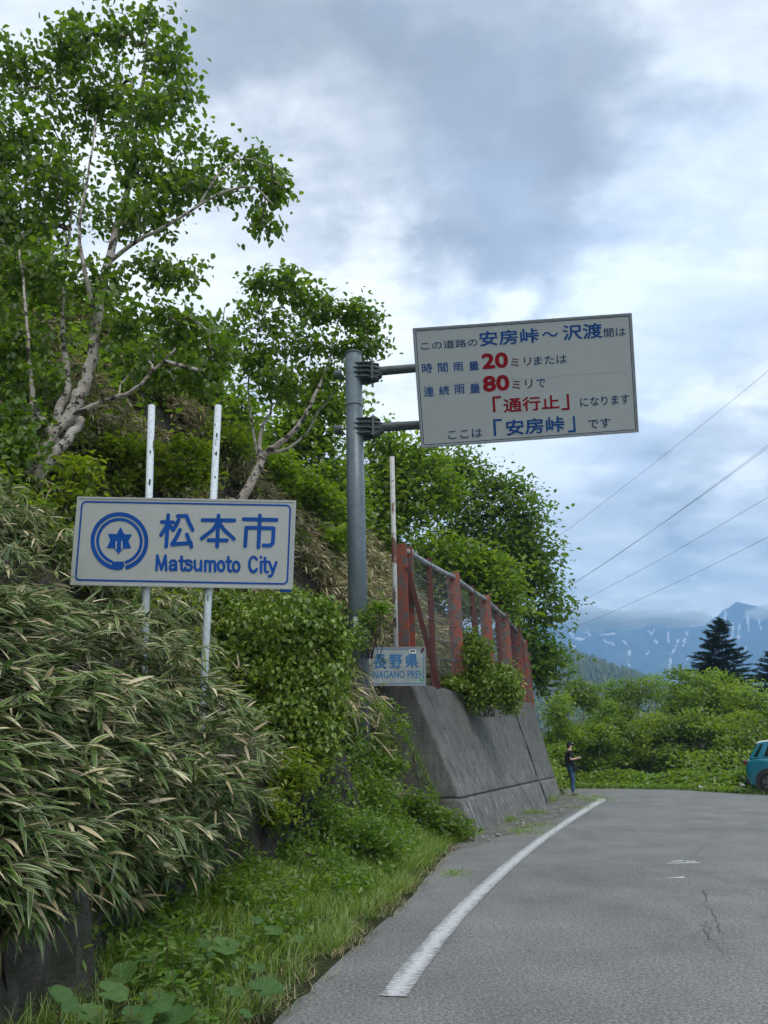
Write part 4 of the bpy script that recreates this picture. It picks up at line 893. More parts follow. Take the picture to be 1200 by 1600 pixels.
# trees on the slope behind
tr = lambda px, y0, y1, *a: [([(px, y0), (px + 4, y0 * .6 + y1 * .4), (px + 10, y1)], *a)]
BACK = [
    ('slender green tree on the slope just behind the small white birch', [([(330, 740), (338, 660), (342, 560), (352, 480)], .07, .01), ([(338, 640), (300, 560), (290, 500)], .04, .01)], [(340, 570, 30, 40), (310, 610, 60, 40), (372, 640, 50, 36), (350, 690, 60, 36), (270, 540, 50, 40), (240, 640, 80, 30)], 16., 250, 14, .14, 'treeleaf', 'bark2'),
    ('leafy tree in shade behind the trunk of the leaning birch', [([(20, 640), (40, 520), (45, 400), (40, 330)], .08, .01)], [(30, 470, 70, 70), (120, 560, 80, 50), (60, 380, 70, 50), (200, 600, 60, 34)], 14., 170, 13, .13, 'treeleaf', 'bark2'),
    ('green tree on the slope between the small white birch and the blue-grey pole', [([(508, 800), (500, 720), (495, 660), (490, 600)], .08, .015), ([(500, 720), (470, 660), (455, 610)], .04, .01)], [(450, 680, 50, 46), (505, 690, 45, 40), (530, 640, 50, 34), (520, 750, 48, 44), (480, 620, 60, 30), (545, 800, 30, 40), (440, 730, 40, 24)], 19., 380, 15, .16, 'treeleaf', 'bark2'),
    ('bright green tree filling the gap between pole and large board', [([(620, 860), (618, 780), (612, 700), (600, 650)], .1, .02), ([(618, 780), (640, 720), (650, 690)], .05, .015)], [(600, 700, 34, 40), (630, 740, 50, 50), (590, 770, 40, 60), (655, 720, 40, 34), (600, 840, 40, 50), (650, 800, 50, 40), (690, 760, 30, 34)], 25., 460, 15, .19, 'treeleaf', 'bark2'),
    ('tall airy tree with thin dark branches standing just below the large board', [([(705, 900), (700, 840), (712, 780), (722, 730), (728, 705)], .1, .02), ([(704, 850), (740, 800), (760, 750)], .06, .015), ([(700, 850), (680, 800), (672, 740)], .05, .01), ([(712, 780), (690, 740), (684, 715)], .03, .01)], [(684, 728, 34, 26), (730, 738, 40, 22), (718, 712, 10, 16), (772, 760, 44, 26), (806, 775, 32, 26), (700, 780, 50, 26), (760, 800, 60, 26), (825, 800, 26, 22), (720, 830, 60, 26), (790, 845, 55, 26)], 28., 480, 14, .17, 'deepleaf', 'bark3'),
    ('dense rounded tree with fresh green leaves behind the middle of the red fence', [([(745, 1000), (742, 940), (738, 880)], .1, .03)], [(740, 880, 46, 30), (710, 900, 40, 34), (775, 905, 46, 34), (740, 935, 56, 34), (690, 860, 36, 30), (790, 945, 30, 28), (670, 900, 30, 40)], 24., 470, 16, .18, 'treeleaf', 'bark2'),
    ('spreading dark green tree whose lowest boughs reach out beyond the end of the wall', [([(815, 1100), (812, 1020), (808, 940), (812, 870)], .12, .03), ([(812, 985), (840, 960), (870, 938)], .04, .01), ([(812, 1020), (840, 1010), (866, 1005)], .035, .01)], [(815, 830, 34, 30), (838, 870, 24, 24), (800, 880, 40, 26), (850, 902, 26, 10), (822, 915, 36, 22), (862, 935, 26, 8), (835, 965, 34, 18), (870, 948, 14, 8), (820, 1000, 36, 22), (850, 1020, 26, 14), (845, 1050, 30, 14), (815, 1050, 24, 26), (872, 1072, 22, 6), (850, 1040, 20, 12)], 29., 500, 14, .19, 'deepleaf', 'bark3'),
    ('small yellow-green tree high on the slope behind the two white posts', [([(250, 760), (255, 680), (250, 600)], .07, .02)], [(240, 690, 60, 30), (170, 640, 50, 34), (300, 660, 46, 30), (200, 720, 50, 20)], 18., 150, 12, .15, 'maple', 'bark3'),
]
for lb, st_, bl_, Y, nc_, lp_, L0, lm, bk in BACK:
    tree('leafy_tree', lb, st_, bl_, Y, nc_, lp_, L0, MA[lm], MA[bk], group='trees on the slope', csig=.016 * Y, droop=.3, tw=.0007 * Y / 1.6 + .003, limb_sides=7)
# shrubs on the slope and bank
def shrub(lb, blobs, Y, n_, L0, m, name='leafy_shrub', stem=None, droop=.2, wr=.6, nparts=0, group=None, cat='shrub', shell=.35, local=True):
    bl = [(*b, Y) if len(b) == 4 else (*b[:4], Y + b[4]) for b in blobs]; C = cloudpts(bl, max(40, n_ // 14), shell)
    c0 = C.mean(0); root = empty(name, (c0[0], c0[1], C[:, 2].min()), lb, cat, group)
    base = np.array([c0[0], c0[1] + .1, C[:, 2].min() - .1]); base[2] = base[2] if local else min(base[2], max(0, ground(base[0], base[1])))
    k = rng.choice(len(C), min(len(C), 22), replace=False); A = np.tile(base, (len(k), 1)) + rng.normal(0, .08, (len(k), 3)) * [1, 1, 0]; mdl = (A + C[k]) / 2 + rng.normal(0, .08, (len(k), 3))
    link('branches', tubes_mesh('branches', np.concatenate([A, mdl]), np.concatenate([mdl, C[k]]), np.full(2 * len(k), .008), np.full(2 * len(k), .004)), MA['bark3'], root)['kind'] = 'stuff'
    s_ = L0 * 1.3; P_ = np.repeat(C, 14, 0) + rng.normal(0, 1, (len(C) * 14, 3)) * [s_, s_, s_ * .6]
    foliage('foliage', root, P_, L0, m, wr, droop, .45, nparts=nparts); return root
shrub('yellow-green maple shrub on the slope behind the two white sign posts', [(225, 712, 34, 20), (268, 738, 40, 26), (205, 755, 26, 14), (300, 700, 36, 22), (315, 748, 22, 24), (180, 700, 24, 14)], 10.2, 2400, .085, MA['maple'], nparts=100, wr=.7)
shrub('broad green bush on the straw slope between the small birch and the blue-grey pole', [(470, 760, 40, 30), (510, 790, 36, 26, .4), (440, 730, 36, 20), (525, 840, 18, 24, -.3)], 16.5, 2600, .13, MA['treeleaf'], wr=.65)
shrub('light green bush on the slope just left of the small white birch', [(350, 690, 30, 24), (325, 730, 24, 26), (375, 700, 14, 14)], 14.5, 1300, .11, MA['maple'], wr=.65)
shrub('low yellow-green shrub at the foot of the leaning birch', [(55, 800, 30, 16), (80, 815, 14, 10), (120, 775, 22, 20), (125, 735, 20, 26), (40, 855, 22, 14)], 8.4, 900, .085, MA['maple'], nparts=60, wr=.7)
shrub('small light green bush in the grey upper corner behind the birch', [(45, 665, 36, 18), (15, 690, 24, 18), (130, 690, 20, 14)], 11.5, 800, .085, MA['maple'], wr=.7)
shrub('leafy bush spilling over the wall edge through the red fence posts', [(745, 1030, 24, 34, -.2), (735, 1000, 12, 18, 0), (775, 1068, 34, 26, -.3), (735, 1062, 34, 20, 0), (705, 1068, 16, 10, -.6), (795, 1090, 20, 20, -.3), (755, 1090, 34, 18, -.3), (790, 1052, 14, 16, 0)], 18.0, 9000, .085, MA['vine'], droop=.5, wr=.6, nparts=60)
shrub('small fern-like green bush at the foot of the blue-grey pole', [(578, 965, 18, 16), (556, 1000, 14, 20, -.3), (594, 950, 12, 10)], 11.8, 900, .06, MA['weed'], nparts=60)

# ------------------------------------------------------------------ ivy-covered bank between sign and wall
def onbank(n_, y0, y1, s0, s1, thick=.1):
    P_, s, y = surf(n_, s0, s1, y0, y1); return P_ + np.stack([rng.uniform(.0, thick, n_) * 1.0, -rng.uniform(0, thick, n_) * .4, rng.uniform(0, thick, n_) * .6], -1)
vine = shrub('dense rounded mass of climbing vine leaves on the bank under the city sign', [(430, 985, 70, 44, .2), (370, 975, 36, 34, .3), (480, 968, 44, 36, .4), (400, 940, 26, 14, .7), (455, 932, 20, 12, .6), (505, 950, 16, 14, .6), (522, 1010, 20, 40, .5), (420, 1050, 56, 40, .1), (490, 1070, 36, 50, .3), (470, 1140, 34, 30, .1), (370, 1025, 36, 34, 0), (528, 1080, 14, 50, .6), (440, 1100, 40, 30, 0), (500, 1150, 24, 30, .2), (350, 940, 20, 14, .6), (430, 1160, 20, 20, 0)], 9.0, 17000, .06, MA['vine'], name='climbing_vine', droop=.9, wr=.8, nparts=290, cat='vine', shell=.22)
WEEDS = [('leafy weeds climbing the corner of the concrete wall', [(590, 1112, 20, 16), (575, 1150, 26, 30), (600, 1190, 28, 30), (628, 1132, 10, 14)], 12.6, 2600, .08, 'weed'),
         ('pale broad weeds on the bank below the climbing vine', [(540, 1160, 34, 44), (520, 1230, 40, 34, -.3), (580, 1240, 40, 34)], 11.6, 3400, .07, 'weed'),
         ('glossy green plants beside the lower corner of the wall', [(690, 1290, 34, 20), (650, 1262, 26, 22), (715, 1300, 22, 12), (640, 1300, 30, 20)], 13.2, 2800, .09, 'deepleaf'),
         ('mixed green weeds along the foot of the bank', [(480, 1280, 44, 34), (560, 1300, 50, 28), (430, 1300, 30, 40, -.6), (610, 1320, 30, 16)], 9.8, 4200, .065, 'weed'),
         ('small leafy plants on the bank right under the straw tipped bamboo grass', [(455, 1215, 34, 40), (430, 1260, 24, 30, -.3), (480, 1180, 30, 30, .5)], 8.6, 2600, .06, 'maple'),
         ('clump of dark leaved weeds in a hollow of the rock bank', [(350, 1405, 26, 20), (330, 1395, 16, 14), (365, 1420, 16, 12)], 6.7, 900, .06, 'deepleaf')]
for lb, bl_, Y, n_, L0, m in WEEDS: shrub(lb, bl_, Y, n_, L0, MA[m], name='weed_clump', cat='plants', nparts=40, group='weeds along the bank', wr=.5)

# ------------------------------------------------------------------ bamboo grass: near bush on the rock bank
def blades(P, D, Nn, L, Wd_, droop, rows=6, fold=.25):
    """long leaves: start P, direction D, normal N; bend downwards by droop"""
    n_ = len(P); B_ = np.cross(Nn, D); prof = np.interp(np.linspace(0, 1, rows), [0, .12, .4, .75, 1], [.12, .8, 1, .62, .03])
    V = np.zeros((n_, rows, 3, 3)); ed = np.zeros((n_, rows, 3))
    for i, t in enumerate(np.linspace(0, 1, rows)):
        C = P + D * (L * t)[:, None] + np.array([0, 0, -1.]) * (droop * L * t * t)[:, None]
        w_ = (Wd_ * prof[i] * .5)[:, None]; V[:, i, 1] = C; V[:, i, 0] = C + B_ * w_ + Nn * w_ * fold; V[:, i, 2] = C - B_ * w_ + Nn * w_ * fold
        ed[:, i, 0] = ed[:, i, 2] = 1.0; ed[:, i, 1] = .0 + .7 * max(0, (t - .75) / .25) * rng.random(n_)
    q = []
    for i in range(rows - 1):
        for j in range(2): a = i * 3 + j; q.append((a, a + 1, a + 4, a + 3))
    Fc = ((np.arange(n_) * rows * 3)[:, None, None] + np.array(q)[None]).reshape(-1, 4)
    return V.reshape(-1, 3), Fc, ed.ravel(), np.repeat(rng.random(n_), len(q))
def norm(a): return a / (np.linalg.norm(a, axis=-1, keepdims=True) + 1e-9)
def fans(Pt, A, k, L, W2, fan=.9):
    """k leaves fanned from each culm tip Pt heading along A"""
    n_ = len(Pt); P_ = np.repeat(Pt, k, 0); A_ = np.repeat(A, k, 0); up = norm(np.tile([0, 0, 1.], (n_ * k, 1)) + rng.normal(0, .3, (n_ * k, 3)) + np.array([.12, -.2, 0]))
    Sd = norm(np.cross(up, A_)); an = (np.tile(np.linspace(-1, 1, k), n_) * fan + rng.normal(0, .22, n_ * k))
    D = norm(A_ * np.cos(an)[:, None] + Sd * np.sin(an)[:, None] + rng.normal(0, .12, (n_ * k, 3))); Nn = norm(up - D * (up * D).sum(1)[:, None])
    P_ = P_ - A_ * rng.uniform(0, .1, (n_ * k, 1))
    return P_, D, Nn, L * rng.uniform(.6, 1.15, n_ * k), W2 * rng.uniform(.7, 1.2, n_ * k)
def bank_y(px): return float(np.interp(px, [-40, 0, 100, 200, 300, 400], [3.1, 3.35, 4.0, 4.85, 5.9, 7.2]))
NB = []
for px, py, rx_, ry_, dy in [(-10, 1010, 60, 80, .5), (60, 985, 70, 60, .7), (150, 985, 90, 50, .8), (240, 1030, 80, 48, .7), (20, 1100, 70, 60, .1), (110, 1090, 90, 60, .2), (200, 1100, 90, 60, .2), (290, 1115, 80, 60, .2), (370, 1150, 50, 50, .1), (415, 1175, 34, 40, .3), (0, 1200, 60, 60, 0), (80, 1200, 80, 60, 0), (170, 1200, 90, 60, 0), (260, 1200, 80, 50, 0), (340, 1215, 60, 46, 0), (395, 1240, 30, 34, .2), (20, 1290, 60, 50, -.1), (90, 1300, 70, 44, -.05), (180, 1290, 80, 36, 0), (260, 1285, 60, 34, 0), (330, 1280, 40, 30, 0), (0, 1360, 40, 34, -.1), (0, 940, 60, 26, .6), (70, 1350, 40, 20, -.1), (215, 1345, 50, 16, .0)]:
    NB.append((px, py, rx_, ry_, bank_y(px) + dy, .32))
tips = cloudpts([b for b in NB], 1750, .3)
nearb = empty('bamboo_grass', tuple(at(150, 1300, 5.2)), 'large arching clump of dwarf bamboo with straw-edged leaves hanging over the rock bank', 'bamboo grass')
def headings(P_, n_, base=(.95, -.22, .0), sig=.34): return norm(np.array(base) + rng.normal(0, sig, (n_, 3)) * [1, 1, .55])
Pf, D, Nn, L, W2 = fans(tips, headings(tips, len(tips)), 6, .195, .026)
dist = np.linalg.norm(Pf - [0, 0, H], axis=1) ; topy = Pf[:, 2]
cand = np.argsort(dist - .5 * (topy > 1.6) - rng.random(len(dist)) * 1.0)[:290]; rest = np.setdiff1d(np.arange(len(Pf)), cand)
V_, F_, e_, t_ = blades(Pf[rest], D[rest], Nn[rest], L[rest], W2[rest], rng.uniform(.0, .35, len(rest)))
link('leaves', fast('leaves', V_, F_, tint=t_, edge=e_), MA['sasa'], nearb)['kind'] = 'stuff'
um = []
for k in range(6):
    V_, F_, e_, t_ = blades(np.zeros((1, 3)), np.array([[1., 0, 0]]), np.array([[0, 0, 1.]]), np.array([1.]), np.array([.12]), np.array([.05 + .05 * k]))
    me = fast('leaf', V_, F_, tint=t_ * 0, edge=e_); me.materials.append(MA['sasa']); um.append(me)
Bn = np.cross(Nn, D)
for g in range(6):
    ii = cand[g::6]; put_leaves(nearb, Pf[ii], D[ii], Bn[ii], Nn[ii], L[ii], um[g])
low = cloudpts([(x, y, a_, b_, bank_y(x) - .05, .22) for x, y, a_, b_ in [(20, 1410, 40, 40), (70, 1405, 40, 24), (140, 1385, 40, 24), (215, 1380, 50, 26), (280, 1345, 44, 24), (330, 1320, 24, 22), (60, 1370, 50, 30), (180, 1340, 60, 26), (110, 1330, 60, 26), (300, 1240, 70, 40)]], 260, .3)
Pf2, D2, N2, L2, Wl2 = fans(low, headings(low, len(low), (.6, -.4, -.2), .5), 6, .175, .025)
V_, F_, e_, t_ = blades(Pf2, D2, N2, L2, Wl2, rng.uniform(.1, .6, len(Pf2)))
link('lower_leaves', fast('lower_leaves', V_, F_, tint=t_, edge=e_), MA['greensasa'], nearb)['kind'] = 'stuff'
st_ = tips[rng.choice(len(tips), 90, replace=False)]; sdv = norm(np.array([.9, -.3, -.1]) + rng.normal(0, .35, (90, 3))); sl3 = rng.uniform(.25, .6, (90, 1)); s0_ = st_ - sdv * sl3 * .7 + rng.normal(0, .03, (90, 3)); s1_ = st_ + sdv * sl3 * .3
MA['drystalk'] = plain('dry_stalk', (.55, .47, .31), .7); link('dead_stems', tubes_mesh('dead_stems', s0_, s1_, np.full(90, .0028), np.full(90, .0015)), MA['drystalk'], nearb)['kind'] = 'stuff'
# culms
ci = rng.choice(len(tips), 420, replace=False); B_ = tips[ci]; A_ = B_ + np.stack([-rng.uniform(.1, .5, 420), rng.uniform(.1, .5, 420), -rng.uniform(.25, .6, 420)], -1); Md = (A_ + B_) / 2 + [-.06, 0, .1]
link('culms', tubes_mesh('culms', np.concatenate([A_, Md]), np.concatenate([Md, B_]), np.full(840, .0038), np.full(840, .003)), MA['culm'], nearb)['kind'] = 'stuff'
# farther bamboo grass on the slope
def sasa_area(name, lb, s0, s1, y0, y1, n_, L0, W0, m, k=6, hgt=.5, base=(.6, -.4, -.15), cond=None):
    P_, s, y = surf(n_, s0, s1, y0, y1)
    if cond is not None: P_ = P_[cond(P_, s, y)]
    P_ = P_ + np.stack([rng.uniform(-.1, .25, len(P_)) * 1, -rng.uniform(0, .15, len(P_)), rng.uniform(.02, hgt, len(P_))], -1)
    Pf, D, Nn, L, W2 = fans(P_, headings(P_, len(P_), base), k, L0, W0)
    V_, F_, e_, t_ = blades(Pf, D, Nn, L, W2, rng.uniform(0, .5, len(Pf)), rows=4)
    tag(link(name, fast(name, V_, F_, tint=t_, edge=e_), m), lb, 'bamboo grass', kind='stuff')
sasa_area('bamboo_grass', 'green and straw bamboo grass around the foot of the leaning birch', 2.0, 10, 7.35, 10.6, 4200, .22, .028, MA['sasa'], hgt=.5, cond=lambda P_, s, y: (s - Wd(y) > .5))
sasa_area('bamboo_grass', 'bamboo grass on the high bank between the frame edge and the city sign', 2.4, 9, 4.6, 7.6, 2600, .2, .027, MA['sasa'], hgt=.45, cond=lambda P_, s, y: (P_[:, 0] < -3.75) | ((P_[:, 2] < 2.55) & (y < 6.5)) | ((P_[:, 0] / P_[:, 1] < -.47) & (P_[:, 2] < 3.3) & (y < 6.8)))
sasa_area('dry_bamboo_grass', 'dry straw-coloured bamboo grass on the slope behind the city sign and pole', 1.25, 12, 10.4, 15.0, 7000, .32, .036, MA['drysasa'], hgt=.75, cond=lambda P_, s, y: s > Wd(y) + .25)
sasa_area('dry_bamboo_grass', 'withered bamboo grass on the slope behind the wire netting fence', 1.6, 8, 15.0, 25, 6500, .36, .042, MA['drysasa'], k=5, hgt=.7)
sasa_area('dry_bamboo_grass', 'dry tuft of bamboo grass tucked beside the small grey prefecture sign', 1.2, 1.9, 12.4, 13.9, 420, .22, .02, MA['drysasa'], k=5, hgt=.3)
P_, s, y = surf(9000, 2., 26, 9, 40, lambda s, y: (s > 6) | (y > 24)); P_ += rng.normal(0, .35, P_.shape) * [1, 1, .6] + [0, 0, .4]
# undergrowth
def cover(name, lb, P_, L0, m, cat='undergrowth', wr=.6, droop=.2):
    o = leafmesh(name, P_, *frames(len(P_), droop, .5), L0 * rng.uniform(.7, 1.3, len(P_)), L0 * wr * rng.uniform(.8, 1.2, len(P_)))
    return tag(link(name, o, m), lb, cat, kind='stuff')
Pu = np.repeat(P_, 5, 0) + rng.normal(0, .3, (len(P_) * 5, 3)) * [1, 1, .7]
cover('slope_undergrowth', 'leafy undergrowth covering the upper slope under the trees', Pu, .2, MA['treeleaf'])
P_, s, y = surf(2600, 1.6, 6.5, 7.7, 14); P_ += rng.normal(0, .12, P_.shape) + [.05, 0, .25]; P_ = np.repeat(P_, 5, 0) + rng.normal(0, .09, (len(P_) * 5, 3))
cover('slope_undergrowth', 'scattered light green leaves among the bamboo grass near the birch', P_[P_[:, 2] > 2.0], .075, MA['maple'], wr=.7)
P_, s, y = surf(2400, .75, 2.0, 8.6, 14.1, lambda s, y: s > Wd(y) - .35); P_ += [.05, -.05, .05]; P_ = np.repeat(P_, 6, 0) + rng.normal(0, .08, (len(P_) * 6, 3)) + [.04, -.02, .03]
cover('bank_creeper', 'small green creeping leaves covering the bank below the pole', P_, .06, MA['weed'], wr=.7, droop=.7)
P_, s, y = surf(3000, 1.3, 12, 7.4, 25, lambda s, y: (s > Wd(y) + .3) & (np.sin(s * 1.9 + y * .9) + np.sin(y * 1.7 - s * 1.3 + 1) + rng.normal(0, .5, len(s)) > .25)); P_ += rng.normal(0, .12, P_.shape) + [.05, 0, .35]
P_ = np.repeat(P_, 9, 0) + rng.normal(0, .13, (len(P_) * 9, 3)); cover('slope_undergrowth', 'patches of fresh green leaves growing through the dry bamboo grass slope', P_, .105, MA['treeleaf'], wr=.65)
# far green slope beyond the wall end
P_, s, y = surf(3600, .2, 9, 25.6, 34); P_ += rng.normal(0, .3, P_.shape) * [1, 1, .7] + [0, 0, .45]; P_ = np.repeat(P_, 7, 0) + rng.normal(0, .2, (len(P_) * 7, 3))
cover('slope_undergrowth', 'bright green undergrowth just past the far end of the concrete wall', P_, .13, MA['farleaf'])

# ------------------------------------------------------------------ grass along the road edge
def grass(name, lb, P_, L0, wd_, m, lean=.35, droop=.5, sig=.3):
    n_ = len(P_); az = rng.uniform(0, 2 * np.pi, n_); D = norm(np.stack([np.cos(az) * lean + .12, np.sin(az) * lean - .1, np.ones(n_)], -1) + rng.normal(0, sig * .5, (n_, 3)))
    Nn = norm(np.cross(D, np.stack([np.sin(az), -np.cos(az), np.zeros(n_)], -1)))
    rows = 4; L = L0 * rng.uniform(.45, 1.3, n_); W2 = wd_ * rng.uniform(.6, 1.3, n_); B_ = np.cross(Nn, D); V = np.zeros((n_, rows * 2, 3)); out = np.stack([np.cos(az), np.sin(az), -.6 * np.ones(n_)], -1)
    for i, t in enumerate(np.linspace(0, 1, rows)):
        C = P_ + D * (L * t)[:, None] + out * (droop * L * t * t * rng.uniform(.6, 1.2, n_))[:, None]; w_ = (W2 * (1 - t * .92) * .5)[:, None]; V[:, 2 * i] = C + B_ * w_; V[:, 2 * i + 1] = C - B_ * w_
    q = np.array([(2 * i, 2 * i + 1, 2 * i + 3, 2 * i + 2) for i in range(rows - 1)]); Fc = ((np.arange(n_) * rows * 2)[:, None, None] + q[None]).reshape(-1, 4)
    return tag(link(name, fast(name, V.reshape(-1, 3), Fc, tint=np.repeat(rng.random(n_), rows - 1)), m), lb, 'grass', kind='stuff')
def ragged(s, y): return s > (.04 + .24 * np.sin(y * 5.1) ** 2 * np.sin(y * 2.3 + 1) ** 2 + .14 * rng.random(len(s)) ** 2)
P_, s, y = surf(34000, 0, 1.9, 3.2, 9.5, lambda s, y: (s < Wd(y) + .05) & ragged(s, y) & (np.sin(s * 7 + y * 3) + np.sin(y * 4.7 - s * 3) + rng.normal(0, .8, len(s)) > -1.1))
grass('grass', 'fresh green grass on the strip between asphalt and rock bank', P_, .20, .0065, MA['grass'])
P_, s, y = surf(15000, 0, 1.3, 9.5, 14.6, lambda s, y: (s < Wd(y) + .2) & ragged(s, y))
grass('grass', 'grass along the asphalt edge leading to the concrete wall', P_, .22, .009, MA['grass'])
P_, s, y = surf(8000, -.06, .3, 4.0, 13.5, lambda s, y: ragged(s + .12, y)); P_[:, 2] = np.maximum(P_[:, 2], 0); P_ += [.02, 0, .01]
grass('dry_grass', 'dead straw and stems littering the grassy edge of the asphalt', P_, .09, .004, MA['drysasa'], lean=1.4, droop=.2)
P_, s, y = surf(2600, .6, 2.2, 4, 12, lambda s, y: (s > Wd(y) - .15) & (s < Wd(y) + .35)); P_ += [.06, -.03, 0]
grass('moss_grass', 'thin grass and moss tufts clinging to the rock bank face', P_, .13, .004, MA['grass'], lean=.9, droop=.9)
P_, s, y = surf(1700, .35, 1.7, 3.6, 14.2, lambda s, y: (s < Wd(y) + .1) & (np.sin(s * 5 + y * 2.2) + np.sin(y * 3.7 - s * 6) + rng.normal(0, .5, len(s)) > .1 - s * .5)); P_ = np.repeat(P_, 9, 0) + rng.normal(0, .045, (len(P_) * 9, 3)) + [0, 0, .13]
cover('low_weeds', 'small broad weed leaves mixed into the grass by the asphalt', P_, .065, MA['weed'], 'weeds', .5)
def tuft(px, py, n_, r, L0, lb, flat=.5):
    c_ = G(px, py); P_ = c_ + rng.normal(0, 1, (n_, 3)) * [r, r * 1.6, 0]; P_[:, 2] = .01
    o = grass('grass_tuft', lb, P_, L0, .009, MA['grass'], .6); return o
def things_tuft(px, py, n_, r, L0, lb):
    o = tuft(px, py, n_, r, L0, lb); o['group'] = 'grass tufts on the gravel shoulder'; return o
for a in [(790, 1283, 420, .13, .17, 'small green weed tuft at the wall foot, nearest along the gravel'), (832, 1272, 420, .17, .15, 'bushy weed tuft on the gravel, second along the wall foot'), (855, 1254, 300, .14, .4, 'taller weed growing up the far end of the concrete wall'), (812, 1300, 420, .22, .08, 'flat grass patch on the gravel beside the white line bend'),
          (830, 1290, 420, .26, .07, 'thin green strip of grass between gravel and white line'), (918, 1247, 500, .38, .12, 'grass patch near the end of the white line by the standing person'), (900, 1262, 260, .3, .07, 'low moss-green weeds halfway between wall end and white line'), (712, 1366, 160, .10, .06, 'tiny isolated tuft on the asphalt beside the white line'), (740, 1306, 300, .1, .14, 'grass tuft at the near lower corner of the wall'), (928, 1252, 260, .3, .1, 'straggling weeds right at the white line end')]: things_tuft(*a)
# dandelion seed heads
DL = ['lowest by the near wall corner', 'just above another at the near corner', 'midway along the wall foot', 'highest, before the crack in the wall', 'low beside the second weed tuft', 'out by the shoes of the standing person', 'flat against the nearest footing corner', 'beside the far joint of the wall']
for i, (px, py, zz) in enumerate([(747, 1266, .22), (756, 1276, .16), (798, 1262, .22), (836, 1242, .2), (807, 1285, .1), (922, 1243, .12), (745, 1292, .12), (850, 1262, .15)]):
    p = G(px, py, zz); root = empty('dandelion', (p[0], p[1], 0), 'white dandelion seed head ' + DL[i], 'dandelion', 'dandelion seed heads')
    MB().tube([(p[0] + .02, p[1], 0), (p[0], p[1], zz)], .004, 4).obj('stem', MA['culm'], root)
    n_ = 60; d = norm(rng.normal(0, 1, (n_, 3))); A = np.tile(p, (n_, 1)); link('seed_head', tubes_mesh('seed_head', A, A + d * .035, np.full(n_, .002), np.full(n_, .007), 3), MA['white'], root)
# fallen stones
stm = plain('pale_stone', (.3, .29, .27), .9, .3, 12)
for i in range(34):
    y = random.uniform(12.8, 25); x = float(E(y)) + random.uniform(.02, np.interp(y, [12.8, 16, 25], [.3, 1.0, 1.3])); r = random.uniform(.02, .05); bm = bmesh.new(); bmesh.ops.create_icosphere(bm, subdivisions=1, radius=r)
    for v in bm.verts: v.co = Vector((v.co.x * random.uniform(.7, 1.3), v.co.y * random.uniform(.7, 1.3), v.co.z * random.uniform(.5, .9)))
    me = bpy.data.meshes.new('stone'); bm.to_mesh(me); bm.free(); o = link('stone', me, stm); o.location = (x, y, .02 + r * .3); tag(o, 'small pale stone lying on the gravel between wall foot and white line', 'stone', 'stones on the gravel shoulder')
# ------------------------------------------------------------------ butterbur and mugwort at the lower corner
MA['bur2'], n = newmat('butterbur_blade'); c = PO(n); e_ = n.new('ShaderNodeAttribute', attribute_name='edge').outputs['Fac']; rn = n.new('ShaderNodeObjectInfo').outputs['Random']
cc = n.mix(rn, (.07, .16, .045), (.125, .23, .065)); cc = n.mix(n.step(n.noise(c, 30, 4, .6), .35, .7, 0, .5), cc, (.05, .11, .03)); cc = n.mix(n.step(e_, .25, .8, 0, .6), cc, (.20, .30, .12)); cc = n.mix(n.step(n.noise(c, 55, 2, .5), .66, .7, 0, .8), cc, (.16, .11, .04))
d_ = n.new('ShaderNodeBsdfPrincipled', {'Base Color': cc, 'Roughness': .6, 'Specular IOR Level': .3}); n.l.new(n.new('ShaderNodeBump', {'Height': n.math('ADD', e_, n.noise(c, 60, 3, .6)), 'Strength': .5, 'Distance': .01}).outputs[0], d_.inputs['Normal']); tr_ = n.new('ShaderNodeBsdfTranslucent', {'Color': n.mix(1., cc, (1.4, 1.5, .6), 'MULTIPLY')}); n.new('ShaderNodeOutputMaterial', {0: n.new('ShaderNodeMixShader', {0: .3, 1: d_.outputs[0], 2: tr_.outputs[0]}).outputs[0]})
def roundleaf(name='leaf'):
    k, ring = 54, 8; V = [(0.0, 0, 0)]; ve = [1.]
    for j in range(1, ring):
        for i in range(k):
            a = 2 * math.pi * i / k; r = j / (ring - 1); notch = 1 - .75 * math.exp(-((math.pi - abs(a - math.pi) if False else min(abs(a - math.pi), 9)) / .22) ** 2)
            rr = r * (.5 * (1 + .12 * math.cos(a)) * notch) * (1 + .05 * math.sin(a * 9) * (r > .9)); ve.append(max(0, math.cos(a * 9)) ** 6 * (1 - .5 * r)); V.append((rr * math.cos(a) * 1.05, rr * math.sin(a), .09 * r * r * (1 + .45 * math.sin(3 * a + .6)) - .02 * math.cos(a * 9) * r * (r < .95)))
    Fc = [(0, 1 + i, 1 + (i + 1) % k, 0) for i in range(k)]
    me = bpy.data.meshes.new(name); F2 = [(0, 1 + i, 1 + (i + 1) % k) for i in range(k)]
    for j in range(ring - 2): F2 += [(1 + j * k + i, 1 + (j + 1) * k + i, 1 + (j + 1) * k + (i + 1) % k, 1 + j * k + (i + 1) % k) for i in range(k)]
    me.from_pydata(V, [], F2); me.materials.append(MA['bur2']); at_ = me.attributes.new('edge', 'FLOAT', 'POINT'); at_.data.foreach_set('value', ve); me.polygons.foreach_set('use_smooth', [True] * len(me.polygons)); return me
RL = roundleaf()
